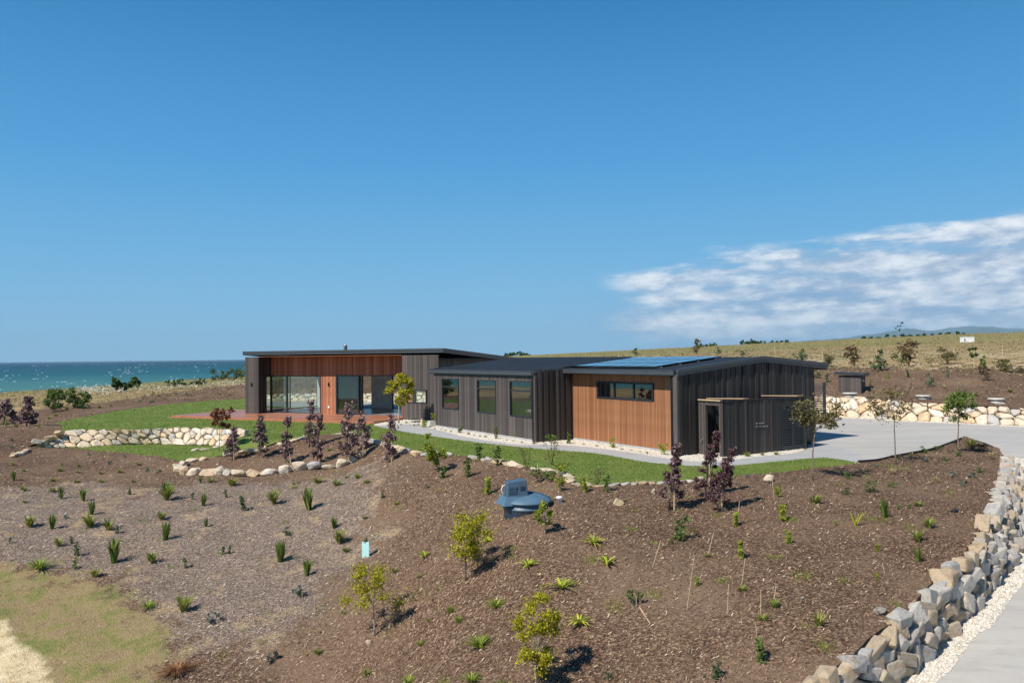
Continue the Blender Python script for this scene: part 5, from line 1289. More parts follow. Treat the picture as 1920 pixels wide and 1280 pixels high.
def tree(name, label, x, y, top_px, crown_w, crown_px, leafm, n, leaf=.07, lean=0.0, barkm='bark', shape='round', trunk_r=.025, cat='tree', group=None, seed=0, stake=False, limbs=9, foot=None, off=0.0, gap=.0):
    """trunk with limbs, and leaves gathered in clumps at their ends"""
    rng = random.Random(seed*13+5); p = foot if foot is not None else hit_ground(x, y)
    d = float((p-EYE) @ fw); k = d/F; H = (y-top_px)*k; cw = crown_w*k/2; c0 = (y-crown_px[0])*k if crown_px else H*.1
    base = Vector((p[0], p[1], p[2])); root = empty(name, tuple(base), label, cat, group)
    def spine(t):       # wind pushes the tops over to the right
        return Vector((lean*H*t**2+off*k*t, 0, H*t))
    tb = MB(); ts = [i/7 for i in range(8)]
    tt = .92 if shape == 'column' else max(.5, min(.95, (c0+(H-c0)*.55)/H))
    tb.tube([base+spine(t*tt)+Vector((rng.uniform(-.01, .01), rng.uniform(-.01, .01), 0 if i else -.08)) for i, t in enumerate(ts)], [trunk_r*(1-.65*t) for t in ts], 7)
    ends = []
    for i in range(limbs):
        t0 = rng.uniform(c0/H*.9, tt) if shape != 'column' else rng.uniform(.08, .85)
        a = rng.uniform(0, 6.28); z1 = rng.uniform(c0, H*.97)
        if shape == 'column': prof = (1-abs(2*(z1/H)-.62)**1.6*.75); r = cw*max(.2, prof)*rng.uniform(.45, .9)
        elif shape == 'flat': r = cw*rng.uniform(.35, 1.0)
        elif shape == 'vase': r = cw*(.3+.7*(z1-c0)/max(H-c0, .01))*rng.uniform(.4, 1)
        elif shape == 'cone': r = cw*(1.05-(z1/H))*rng.uniform(.6, 1.1)
        else:
            q = (z1-(c0+H)/2)/((H-c0)/2); r = cw*math.sqrt(max(.08, 1-q*q))*rng.uniform(.4, 1)
        t0 = min(t0, z1/H*.95); s = base+spine(t0*1.0); e = base+spine(z1/H)+Vector((r*math.cos(a), r*math.sin(a), 0)); m = (s+e)/2+Vector((0, 0, -.06*r))
        tb.tube([s, m, e], [trunk_r*.42*(1-.5*t0), trunk_r*.28, trunk_r*.1], 5, False); ends.append(e-base)
    tb.build('trunk', barkm, root, True)
    V = []; Fq = []; pts = []
    rc = cw*{'column': .40, 'cone': .25}.get(shape, .27)
    if shape in ('column', 'cone') and x > 60 and y > 780: limbs = int(limbs*1.9)
    n = int(n*1.55)
    for i in range(n):
        c = ends[i % len(ends)]; q = Vector((rng.gauss(0, 1), rng.gauss(0, 1), rng.gauss(0, .75)))
        q = q.normalized()*rc*(rng.random()**.5)*rng.uniform(.6, 1.4)
        if gap and rng.random() < gap: q *= 1.9
        z = c+q+Vector((lean*.25*cw*rng.random(), 0, 0)); z.z = max(z.z, .03)
        pts.append(tuple(z))
    leaf_quads(pts, leaf, rng, V, Fq, .4, 1.5)
    me = mesh_np('crown', V, Fq, leafm, 4); o = bpy.data.objects.new('crown', me); COL.objects.link(o); o.parent = root
    if stake:
        sb = MB(); q = base+Vector((.09, -.06, -.05)); sb.tube([q, q+Vector((.02, 0, H*.55))], [.017, .015], 6); sb.build('stake', 'stake', root)
    return root
# yellow saplings
tree('yellow_sapling', 'small yellow leaved sapling with wide open branches near the aqua tree guard', 703, 1192, 1055, 108, (1138,), 'yellow_leaf', 1500, .034, .05, 'pale_bark', 'flat', .022, seed=1, limbs=15, gap=.2, off=-8)
tree('yellow_sapling', 'broad yellow leaved sapling casting a shadow below the blue tank', 873, 1089, 962, 98, (1040,), 'yellow_leaf', 2200, .034, .10, 'bark', 'round', .024, seed=2, limbs=20, gap=.2)
tree('yellow_sapling', 'tall yellow leaved sapling standing at the bottom edge of the picture', 1004, 1292, 1112, 84, (1262,), 'yellow_leaf', 3400, .028, .05, 'pale_bark', 'round', .02, seed=3, limbs=26, gap=.25)
tree('yellow_sapling', 'yellow green sapling growing against the right side of the blue tank', 1023, 1001, 920, 44, (985,), 'lime_leaf', 300, .052, .06, 'pale_bark', 'round', .016, seed=4, limbs=12)
tree('yellow_tree', 'bright yellow green young tree on a pale trunk at the end of the deck', 747.5, 793, 702, 50, (758,), 'yellow_leaf', 1700, .085, .08, 'pale_bark', 'round', .05, seed=5, limbs=30)
tree('lime_tree', 'rounded lime green young tree in the bark bed left of the blue tank', 820, 884, 812, 44, (868,), 'lime_leaf', 1300, .052, -.12, 'pale_bark', 'round', .02, seed=6, limbs=18, off=-4)
# purple maples of the bed
for i, (x, y, tp, w, n, lab) in enumerate([
    (435, 863, 800, 27, 520, 'bushy purple maple at the left end of the boulder bed beside the sunken wall'),
    (486, 856, 776, 28, 560, 'purple maple second from the left in the boulder bed'),
    (536, 866, 782, 24, 500, 'slim purple maple left of the cedar pier, third from the left in the bed'),
    (580, 838, 748, 26, 520, 'tall purple maple standing at the back of the bed before the left sliding doors'),
    (595, 868, 776, 24, 560, 'purple maple in front of the cedar pier near the middle of the boulder bed'),
    (650, 869, 752, 32, 820, 'tallest dense purple maple before the right sliding doors'),
    (677, 844, 770, 30, 560, 'short broad purple maple just right of the tallest one in the bed'),
    (730, 867, 774, 28, 620, 'purple maple at the right end of the boulder bed before the yellow green tree')]):
    tree('purple_maple', lab, x, y, tp, w, None, 'purple_leaf', n, .075, .06, 'bark', 'column', .022, 'tree', 'purple maples in the boulder bed', 20+i, True, 22, gap=.15)
tree('rusty_maple', 'thin maple with a rusty red crown held high beside the sunken stone wall', 411, 845, 765, 46, (803,), 'rust_leaf', 480, .085, .05, 'bark', 'flat', .02, seed=30, limbs=12)
tree('purple_maple', 'lone dark purple maple bent by the wind left of the garage door corner', 1256, 955, 832, 50, None, 'dark_purple_leaf', 2300, .036, .17, 'bark', 'cone', .025, 'tree', 'dark purple maples near the lawn', 41, True, 40, off=-3)
tree('purple_maple', 'tall dark purple maple with a bare stake, left of the touching pair', 1322, 932, 806, 46, None, 'dark_purple_leaf', 2000, .036, .17, 'bark', 'cone', .025, 'tree', 'dark purple maples near the lawn', 42, True, 36, off=6)
tree('purple_maple', 'dark purple maple leaning right, front one of the touching pair', 1345, 957, 840, 56, None, 'dark_purple_leaf', 2600, .036, .22, 'bark', 'cone', .025, 'tree', 'dark purple maples near the lawn', 43, True, 40, off=8)
tree('purple_maple', 'wide purple maple by the pasture, right one of the two at the far left', 50, 799, 740, 40, None, 'purple_leaf', 900, .10, .1, 'bark', 'cone', .04, 'tree', 'purple maples beyond the sunken wall', 44, False, 30)
tree('purple_maple', 'purple maple cut by the left edge of the picture', 8, 795, 744, 40, None, 'purple_leaf', 900, .10, .06, 'bark', 'cone', .04, 'tree', 'purple maples beyond the sunken wall', 45, False, 30)
tree('green_tree', 'bushy green young tree with forked stem left of the upper lawn', 99, 772, 731, 48, (764,), 'green_leaf', 1000, .11, .05, 'bark', 'round', .05, seed=46, limbs=20)
tree('green_tree', 'rounded green tree right beside the forked young tree by the pasture', 141, 763, 730, 42, (760,), 'green_leaf', 1000, .11, .05, 'bark', 'round', .05, seed=47, limbs=20)
# slender standards by the driveway
tree('slender_tree', 'slender tree with a wide olive crown at the right tip of the lawn', 1523.8, 900, 752, 88, (800,), 'olive_leaf', 900, .055, .10, 'bark', 'flat', .026, seed=50, limbs=22, gap=.3)
tree('slender_tree', 'slender tree with a thin sparse crown in the middle of the driveway edge', 1680.4, 869, 728, 80, (785,), 'olive_leaf', 430, .055, .05, 'bark', 'flat', .024, seed=51, limbs=20, gap=.4, off=-8)
tree('slender_tree', 'slender tree with a dense green crown near the point of the bed', 1796.5, 848, 732, 62, (786,), 'mid_leaf', 800, .06, .03, 'bark', 'round', .028, seed=52, limbs=22, gap=.15, off=2)
# pasture and hill trees
tree('pine_tree', 'layered dark pine standing alone in the left pasture', 226, 735, 705, 25, None, 'deep_leaf', 420, .30, .0, 'bark', 'flat', .08, seed=60, limbs=10)
tree('pine_tree', 'round bushy pine right of the layered pine in the left pasture', 252, 728, 707, 26, None, 'deep_leaf', 500, .34, .0, 'bark', 'cone', .08, seed=61, limbs=14)
tree('staked_tree', 'small tree with a round top tied to a yellow marked stake on the bank', 1826, 692, 652, 18, (668,), 'deep_leaf', 300, .10, .0, 'stake', 'round', .03, seed=62, limbs=9)
def far_tree(lab, x, y, h, w, m, seed, d=None, grp='far trees on the skyline', shape='round'):
    r = ray(x, y); foot = None
    if d: q = at_depth(x, y, d); foot = np.array([q[0], q[1], Zs(q[0], q[1])-.3])
    p = foot if foot is not None else hit_ground(x, y)
    if p is None: q = at_depth(x, y, 240); p = np.array([q[0], q[1], Zs(q[0], q[1])])
    k = float((p-EYE) @ fw)/F
    return tree('far_tree', lab, x, y, y-h, w, None, m, 330, .055*k*30*.95, 0, 'bark', shape, .1, 'tree', grp, seed, False, 9, foot=p)
FR = random.Random(8)
def far_row(desc, x0, x1, y0, y1, n, h, m, d, grp):
    names = ['leftmost', 'second from the left', 'third from the left', 'fourth from the left', 'fifth from the left', 'sixth from the left', 'seventh from the left', 'eighth from the left', 'ninth from the left', 'tenth from the left', 'eleventh from the left', 'twelfth from the left', 'thirteenth from the left', 'fourteenth from the left']
    for i in range(n):
        t = (i+.5)/n; x = x0+(x1-x0)*t+FR.uniform(-1, 1); y = y0+(y1-y0)*t
        far_tree(f'{desc}, {names[i]} of them', x, y, h*FR.uniform(.75, 1.3), h*FR.uniform(1.1, 1.7), m, 100+int(x), d, grp)
far_row('dark skyline bush behind the garage roof', 1312, 1345, 648, 647.5, 4, 7, 'deep_leaf', 285, 'dark bushes on the skyline behind the garage roof')
far_row('rounded tree of the long ridge clump', 1390, 1432, 645, 644, 6, 9, 'deep_leaf', 280, 'clump of green trees on the ridge')
far_row('dark tree right of the ridge clump', 1442, 1478, 644, 643, 4, 7, 'deep_leaf', 278, 'dark trees on the ridge')
far_row('small conifer between the two roofs', 946, 992, 669, 669, 6, 9, 'deep_leaf', 390, 'small conifers between the two roofs')
far_row('low bush of the right skyline hedge', 1612, 1815, 638.5, 629, 14, 6.5, 'deep_leaf', 235, 'bushes of the right skyline hedge')
far_row('coastal bush left of the house', 402, 462, 712, 706, 4, 24, 'deep_leaf', 150, 'coastal bushes left of the house')
far_row('low bush above the white flowers', 308, 385, 722, 715, 6, 13, 'deep_leaf', 125, 'low bushes above the white flowers')

# flowering flax stalk on the ridge
q = at_depth(1686, 637, 233); fz = Zs(q[0], q[1])
ft = empty('flowering_stalk', (q[0], q[1], fz), 'tall flowering stalk with dark flower heads rising above the right skyline hedge', 'plant')
mb = MB(); mb.tube([(q[0], q[1], fz), (q[0]+.25, q[1], fz+2.6), (q[0]+.7, q[1], fz+4.3)], [.07, .05, .03], 5)
for (dx, z) in ((-.9, 2.6), (-.3, 3.2), (.1, 2.2)): mb.tube([(q[0]+.2, q[1], fz+z-.6), (q[0]+dx, q[1], fz+z)], [.03, .02], 4)
mb.build('stem', 'bark', ft)
V = []; Fq = []; rng = random.Random(2)
for (dx, z) in ((.75, 4.4), (1.1, 4.3), (-.9, 2.7), (-.35, 3.3), (.15, 2.3), (.4, 3.4)):
    leaf_quads([(q[0]+dx+rng.gauss(0, .14), q[1]+rng.gauss(0, .1), fz+z+rng.gauss(0, .1)) for _ in range(26)], .20, rng, V, Fq)
o = bpy.data.objects.new('flower_heads', mesh_np('flower_heads', [tuple(np.array(v)-np.array([q[0], q[1], fz])) for v in V], Fq, 'deep_leaf', 4)); COL.objects.link(o); o.parent = ft

# ------------------------------------------------------------------ things on the slope
# water tank lid with pump cover
tp = hit_ground(985, 966); T0 = np.array([tp[0]+.04, tp[1]+.55, 0]); T0[2] = Zs(T0[0], T0[1])
tank = empty('buried_tank', tuple(T0), 'blue grey plastic buried tank lid with a pump housing poking out of the bark', 'tank')
mb = MB(); mb.lathe(T0, [(.57, -.5), (.57, .04), (.60, .06), (.60, .085), (.57, .10), (.57, .17), (.56, .18)], 40); mb.build('tank_collar', 'dark_blue_plastic', tank, True)
mb = MB(); mb.lathe(T0, [(.545, .165), (.625, .20), (.64, .225), (.63, .25), (.48, .33), (.30, .39), (.10, .42), (.02, .425)], 40); mb.build('tank_lid', 'blue_plastic', tank, True)
mb = MB()
for a in np.radians([20, 65, 110, 155, 335]):
    ca, sa = math.cos(a), math.sin(a); pr = [(.62, .255), (.4, .365), (.08, .435)]
    for (r0, z0), (r1, z1) in zip(pr[:-1], pr[1:]):
        w = .018; k = [(T0[0]+r0*ca-w*sa, T0[1]+r0*sa+w*ca, T0[2]+z0), (T0[0]+r0*ca+w*sa, T0[1]+r0*sa-w*ca, T0[2]+z0), (T0[0]+r1*ca+w*sa, T0[1]+r1*sa-w*ca, T0[2]+z1), (T0[0]+r1*ca-w*sa, T0[1]+r1*sa+w*ca, T0[2]+z1)]
        mb.hexa([(x, y, z-.03) for x, y, z in k]+[(x, y, z+.02) for x, y, z in k])
mb.build('lid_rib', 'blue_plastic', tank)['kind'] = 'stuff'
PF0 = frame_fn(np.array([T0[0]-.32, T0[1]-.38]), [.96, .28], [.28, -.96])
def PF(s, n, z): return PF0(s*1.28, n*1.2, T0[2]+.18+(z-T0[2]-.18)*1.16)
mb = MB(); mb.hexa([PF(-.26, -.40, T0[2]+.18), PF(.36, -.40, T0[2]+.18), PF(.30, .10, T0[2]+.18), PF(-.22, .10, T0[2]+.18), PF(-.16, -.34, T0[2]+.36), PF(.28, -.34, T0[2]+.36), PF(.26, .02, T0[2]+.36), PF(-.15, .02, T0[2]+.36)]); mb.build('pump_plinth', 'blue_plastic', tank)
mb = MB(); mb.hexa([PF(-.14, -.32, T0[2]+.34), PF(.30, -.32, T0[2]+.34), PF(.30, .0, T0[2]+.34), PF(-.14, .0, T0[2]+.34), PF(-.10, -.28, T0[2]+.66), PF(.26, -.28, T0[2]+.70), PF(.27, -.03, T0[2]+.70), PF(-.11, -.03, T0[2]+.66)])
pc = mb.build('pump_cover', 'dark_blue_plastic', tank)
bv = pc.modifiers.new('edge', 'BEVEL'); bv.width = .025; bv.segments = 3
for i in range(5):
    mb = MB(); z = T0[2]+.42+i*.038; mb.box(PF, -.10, .06, -.005, .008, z, z+.014); mb.build('vent_slot', 'blue_plastic', tank)
for i in range(3):
    mb = MB(); z = T0[2]+.50+i*.038; mb.box(PF, .12, .22, -.005, .006, z, z+.012); mb.build('vent_slot', 'gutter', tank)
mb = MB(); mb.tube([PF(-.13, -.1, T0[2]+.60), PF(-.19, -.1, T0[2]+.58), PF(-.22, -.1, T0[2]+.50), PF(-.19, -.1, T0[2]+.42), PF(-.14, -.1, T0[2]+.40)], [.012]*5, 8); mb.build('hose_loop', 'white', tank, True)
cp = hit_ground(1049, 942); mb = MB(); mb.lathe(cp, [(.06, -.05), (.06, .10), (.085, .11), (.085, .15), (.03, .165)], 16); tag(mb.build('vent_cap', 'white', None, True, tuple(cp)), 'small white pipe cap standing in the bark right of the blue tank', 'pipe cap')
# aqua tree guard with grass inside
gp = hit_ground(686, 1044); k = float((gp-EYE) @ fw)/F
tg = empty('tree_guard', tuple(gp), 'pale aqua plastic tree guard with grass blades sticking out of its top', 'tree guard')
w = 7.2*k; mb = MB(); A = [(-w, 0), (w*.9, -w*.35), (w*.3, w*1.1)]; hh = 29*k
for i in range(3):
    a, b = A[i], A[(i+1) % 3]; n_ = Vector((b[1]-a[1], a[0]-b[0], 0)).normalized()*.004
    mb.hexa([(gp[0]+x+dx, gp[1]+y+dy, gp[2]+z) for z in (-.03, hh) for (x, y, dx, dy) in ((a[0], a[1], 0, 0), (b[0], b[1], 0, 0), (b[0], b[1], n_.x, n_.y), (a[0], a[1], n_.x, n_.y))])
mb.build('sleeve', 'aqua', tg)
for s_ in (-.5, .45): 
    mb = MB(); mb.tube([(gp[0]+s_*w, gp[1]+.05, gp[2]-.05), (gp[0]+s_*w, gp[1]+.05, gp[2]+hh*1.15)], [.008, .007], 6); mb.build('stake', 'stake', tg)
o = bpy.data.objects.new('grass_blades', KM['spear'][0]); o.scale = (.32, .32, hh*.75); o.location = (0.0, .02, hh*.62); COL.objects.link(o); o.parent = tg
# netting sleeves
GM = mesh_guard('netting_sleeve')
for (x, y, h, lab) in ((649, 1095, 44, 'tall netting sleeve around a thin plant just below the aqua tree guard'), (583, 1155, 34, 'empty netting sleeve on the bark left of the yellow sapling'), (560, 1122, 34, 'netting sleeve round a grey cushion plant'), (425, 936, 16, 'small netting sleeve round a dark young shrub right of the cream boulder row end'), (1189, 1138, 20, 'netting sleeve flattened beside a green shrub right of the tall bottom sapling'), (1743, 726, 26, 'netting sleeve round a dark shrub on the bank right of the pump shed'), (221, 1002, 18, 'netting sleeve round a young shrub on the grey bark'), (1779, 710, 16, 'leaning netting sleeve high on the bank')):
    p = hit_ground(x, y); k = float((p-EYE) @ fw)/F; e = empty('netting_sleeve', tuple(p), lab, 'plant guard', 'netting plant guards')
    o = bpy.data.objects.new('netting', GM); o.scale = (h*k*1.2, h*k*1.2, h*k); COL.objects.link(o); o.parent = e
    mb = MB(); mb.tube([(p[0]+.2*h*k, p[1], p[2]-.05), (p[0]+.21*h*k, p[1], p[2]+h*k*1.05)], [.007, .006], 5); mb.build('stake', 'stake', e)
# bamboo stakes
for (x0, y0, x1, y1, lab) in ((1222, 1063, 1240, 1014, 'leaning bamboo stake with a green sprig at its foot'), (1326, 1042, 1339.5, 999, 'leaning bamboo stake right of the small leafy shrub'), (1287, 1143, 1304, 1045, 'longest bamboo stake leaning right'), (1390, 1096, 1399, 1047, 'bamboo stake in a strap grass'), (1363, 1151, 1368, 1096, 'upright bamboo stake'), (1426, 1152, 1428.5, 1105, 'thin upright bamboo stake'), (1450, 1127, 1457, 1095, 'short leaning bamboo stake'), (1420, 1194, 1418, 1167, 'stake above a leafy young shrub'), (1452, 937, 1449, 897, 'grey stake'), (1384, 962, 1387.6, 940, 'short pale stake'), (712, 922, 712, 894, 'thin pale stake'), (741, 912, 741, 870, 'tall thin pale stake'), (912, 925, 912, 892, 'thin stake with a climbing shrub'), (565, 1094, 564, 1062, 'pale stake'), (428, 1216, 425, 1100, 'very tall thin white rod'), (461, 1167, 460, 1130, 'rusty rod'), (1660, 1075, 1656, 1056, 'short twig stake'), (591, 1048, 590, 1034, 'short stake')):
    p = hit_ground(x0, y0); k = float((p-EYE) @ fw)/F; H_ = (y0-y1)*k; mb = MB()
    mb.tube([(p[0], p[1], p[2]-.05), (p[0]+(x1-x0)*k, p[1]+.03, p[2]+H_)], [.0065, .006], 6)
    tag(mb.build('bamboo_stake', 'stake' if 'white' not in lab else 'mesh', None, False, tuple(p)), label_for(lab, x0, y0), 'stake', 'plant stakes on the slope')
p = hit_ground(1200, 1142); q = hit_ground(1219, 1172); mb = MB(); mb.tube([tuple(p+[0, 0, .03]), tuple(q+[0, 0, .03])], [.01, .01], 6); tag(mb.build('bamboo_stake', 'stake', None, False, tuple(p)), 'fallen bamboo stake lying flat on the bark below a leafy shrub', 'stake', 'plant stakes on the slope')
# loose rocks
for (x, y, w_, h_, mt_, lab) in ((1440, 901, 26, 15, 'pale_stone', 'rounded cream rock alone in the bark near the lawn'), (1225, 925, 10, 12, 'pale_stone', 'small upright pale rock left of the lone purple maple'), (1161, 946, 22, 15, 'pale_stone', 'pointed pale rock in the bark right of the blue tank'), (1650, 1150, 26, 14, 'stone', 'loose blue grey rock lying in the open bark near the boulder wall'), (876, 1094, 12, 6, 'pale_stone', 'pale rock at the foot of the broad yellow sapling'), (692, 1206, 14, 9, 'pale_stone', 'pale rock in front of the sapling near the aqua guard'), (1470, 1082, 8, 6, 'pale_stone', 'small white stone in the bark right of the leafy yellow shrubs'), (1480, 1066, 9, 5, 'pale_stone', 'flat pale stone in the bark above the small white stone'), (1505, 1121, 9, 4, 'pale_stone', 'pale wood coloured stone left of the blue grey rock'), (1262, 1087, 6, 4, 'pale_stone', 'tiny white stone left of the longest bamboo stake'), (793, 794, 14, 12, 'pale_stone', 'pale boulder in the corner between deck and bedrooms'), (783, 797, 8, 8, 'stone', 'grey stone beside the corner boulder near the deck'), (24, 852, 10, 6, 'pale_stone', 'pale rock left of the sunken wall end'), (1667, 1178, 9, 6, 'pale_stone', 'small tan stone above the boulder wall')):
    p = hit_ground(x, y); k = float((p-EYE) @ fw)/F; o = boulder((p[0], p[1], p[2]+h_*k*.3), w_*k*1.1, w_*k*.8, h_*k*1.15, PR.uniform(0, 3), mt_, 'rock', None, PR); tag(o, lab, 'rock')
# scrap of black mat
p = hit_ground(1790, 960); mb = MB(); mb.hexa([(p[0]-.12, p[1]-.05, p[2]-.01), (p[0]+.12, p[1]-.02, p[2]-.01), (p[0]+.11, p[1]+.1, p[2]-.01), (p[0]-.1, p[1]+.08, p[2]-.01), (p[0]-.11, p[1]-.04, p[2]+.05), (p[0]+.12, p[1]-.02, p[2]+.03), (p[0]+.1, p[1]+.09, p[2]+.06), (p[0]-.1, p[1]+.07, p[2]+.03)])
tag(mb.build('irrigation_box', 'scrap', None, False, tuple(p)), 'small flat black plastic box lying in the bark near the boulder wall', 'box')
# round white stone covers on the bank
for (x, y, w_, lab) in ((1594, 743, 27, 'round white stone slab beside the pump shed'), (1731, 748, 26, 'round white stone slab in the middle of the bank'), (1868, 754, 29, 'round white stone slab with a low step near the right edge')):
    p = hit_ground(x, y); k = float((p-EYE) @ fw)/F; r = w_*k/2
    e = empty('stone_slab', tuple(p), lab+' above the cream stone wall', 'stone slab', 'round white stone slabs')
    mb = MB(); mb.lathe(p, [(r*.78, -.05), (r*.8, .07), (r*.5, .08), (r*.45, .11)], 26); mb.build('plinth', 'white_stone', e, True)
    mb = MB(); mb.lathe(p, [(r*.6, .11), (r, .14), (r, .20), (r*.93, .215)], 30); mb.build('slab_top', 'white_stone', e, True)
    if x > 1800:
        mb = MB(); mb.box(frame_fn(p[:2]+np.array([-.1, -.55]), [1, 0], [0, -1]), -.28, .22, -.3, .0, p[2]-.2, p[2]+.02); mb.build('step', 'white_stone', e)
# white container far off in the pasture
q = hit_ground(1817, 641); zz = Zs(q[0], q[1]); print('trough', q); mb = MB(); fr = frame_fn(q[:2], [1, 0], [0, -1]); mb.box(fr, -.95, .95, -1.2, 0, zz-.1, zz+.85)
e = empty('white_trough', (q[0], q[1], zz), 'small white water trough far out in the pasture on the right', 'trough'); mb.build('tub', 'white', e); mb = MB(); mb.box(fr, -1.0, 1.0, -1.25, .05, zz+.85, zz+.93); mb.build('rim', 'white', e)
mb = MB(); mb.box(fr, -.85, -.65, .005, .03, zz+.15, zz+.55); mb.build('hatch', 'black', e)
# paddock fence posts with wires, one fence
fp = [(1062, 668, 6), (1098, 667, 6), (1160, 668, 6), (1453, 668, 12), (1542, 676, 13), (1589, 683, 12), (1644, 672, 8), (1700, 668, 8), (1789, 678, 15), (1880, 676, 12), (1935, 674, 12)]
pts = []
fence = None
for i, (x, y, h) in enumerate(fp):
    d_ = {0: 120, 1: 112, 2: 105}.get(i, 70 if i > 3 else 84); q = at_depth(x, y, d_); z = Zs(q[0], q[1]); H_ = 1.25
    if fence is None: fence = empty('paddock_fence', (q[0], q[1], z), 'thin post and wire paddock fence crossing the dry pasture behind the house', 'fence')
    mb = MB(); mb.tube([(q[0], q[1], z-.2), (q[0], q[1], z+H_)], [.032, .03], 6); mb.build('post', 'stake', fence, loc=(q[0], q[1], z)); pts.append(Vector((q[0], q[1], z)))
for zz in (.4, .8, 1.15):
    mb = MB(); mb.tube([p+Vector((0, 0, zz)) for p in pts], [.006]*len(pts), 4); mb.build('wire', 'steel', fence)
# black edging strip along the driveway side of the bed
L = catmull(G3([(1609,867,0),(1645,864,0),(1674,857.5,0),(1707.5,851,0),(1749,843,0),(1791,828,0),(1803,822.8,0)]), 5)
mb = MB()
for a, b in zip(L[:-1], L[1:]):
    t = (b-a)[:2]; t = t/np.linalg.norm(t)*.012; nn = np.array([-t[1], t[0]])
    mb.hexa([(a[0]-nn[0], a[1]-nn[1], -.05), (b[0]-nn[0], b[1]-nn[1], -.05), (b[0]+nn[0], b[1]+nn[1], -.05), (a[0]+nn[0], a[1]+nn[1], -.05), (a[0]-nn[0], a[1]-nn[1], .075), (b[0]-nn[0], b[1]-nn[1], .075), (b[0]+nn[0], b[1]+nn[1], .075), (a[0]+nn[0], a[1]+nn[1], .075)])
tag(mb.build('garden_edging', 'scrap', None, False, tuple(L[0])), 'thin black edging strip between the driveway and the bark bed', 'garden edging')
pp = hit_ground(810, 801); e = empty('planter', tuple(pp), 'square white planter tucked into the corner by the bedrooms', 'planter')
fr = frame_fn(pp[:2]+np.array([0, .2]), EB, -EA); mb = MB(); mb.box(fr, -.12, .24, -.32, .0, 0, .30); mb.build('pot', 'white_stone', e)
o = bpy.data.objects.new('foliage', KM['lime'][1]); o.scale = (.4, .4, .45); o.location = (.05, .25, .28); COL.objects.link(o); o.parent = e

# ------------------------------------------------------------------ loose stuff: chips, blades, dry grass
GX0, GY0, GS = -62.0, 6.0, .25
_gx = np.arange(GX0, 62, GS); _gy = np.arange(GY0, 82, GS)
_GG = h_ground(np.stack(np.meshgrid(_gx, _gy, indexing='ij'), -1).reshape(-1, 2)).reshape(len(_gx), len(_gy))
def gfast(X):
    u = np.clip((X[:, 0]-GX0)/GS, 0, len(_gx)-2.001); v = np.clip((X[:, 1]-GY0)/GS, 0, len(_gy)-2.001); i, j = u.astype(int), v.astype(int); a, b = u-i, v-j
    z00, z10, z01, z11 = _GG[i, j], _GG[i+1, j], _GG[i, j+1], _GG[i+1, j+1]
    z = z00*(1-a)*(1-b)+z10*a*(1-b)+z01*(1-a)*b+z11*a*b
    return z, ((z10-z00)*(1-b)+(z11-z01)*b)/GS, ((z01-z00)*(1-a)+(z11-z10)*a)/GS
def scatter_chips():
    rng = np.random.default_rng(9); n = 520000
    az = rng.uniform(-.68, .68, n); r = np.exp(rng.uniform(math.log(9.5), math.log(62), n))
    X = np.c_[r*np.sin(az), r*np.cos(az)]
    rg = region_of(X); keep = rg == len(REG)
    dg = inside(GRASSP, X); keep &= ~(dg & (rng.random(n) < .97)) & ~inside(SANDP, X)
    pass
    X = X[keep]; r = r[keep]; z, zx, zy = gfast(X)
    ok = (np.abs(zx) < 1.2) & (np.abs(zy) < 1.2); X, r, z, zx, zy = X[ok], r[ok], z[ok], zx[ok], zy[ok]
    # uneven cover: thick drifts and thin places
    q = np.sin(X[:, 0]*.9+1.3*np.sin(X[:, 1]*.7))*np.sin(X[:, 1]*1.1+1.7*np.sin(X[:, 0]*.5)); kp = rng.random(len(X)) < .66+.34*q
    X, r, z, zx, zy = X[kp], r[kp], z[kp], zx[kp], zy[kp]
    n = len(X); L = (.012+.022*rng.random(n)**3)*(r/15)**.45; w = L*rng.uniform(.07, .21, n); th = rng.uniform(0, math.pi, n)
    dx, dy = np.cos(th), np.sin(th); tl = rng.normal(0, .42, n); lift = rng.random(n)**2*.03
    def P(a, b, up):
        px = X[:, 0]+dx*a-dy*b; py = X[:, 1]+dy*a+dx*b
        return np.c_[px, py, z+zx*(px-X[:, 0])+zy*(py-X[:, 1])+up+tl*a+.010+lift]
    V = np.stack([P(-L, -w, 0), P(L, -w, 0), P(L, w, .006), P(-L, w, .006)], axis=1).reshape(-1, 3)
    V = V.astype(np.float32); gz = np.where(inside(GREYP, X), 1.0, 0.0); d = pdist(GREYP, X, True); pr = np.where(gz > 0, .5+.5*np.clip(d/2, 0, 1), .5-.5*np.clip(d/2, 0, 1))
    grey = rng.random(n) < pr; Q = np.arange(4*n).reshape(-1, 4)
    for nm, mt_, m in (('bark_chips', 'brown_chip', ~grey), ('weathered_bark_chips', 'grey_chip', grey)):
        f = Q[m]; me = mesh_np(nm, V[f.ravel()], np.arange(f.size).reshape(-1, 4), mt_, 4); o = bpy.data.objects.new(nm, me); COL.objects.link(o); o['kind'] = 'stuff'
scatter_chips()
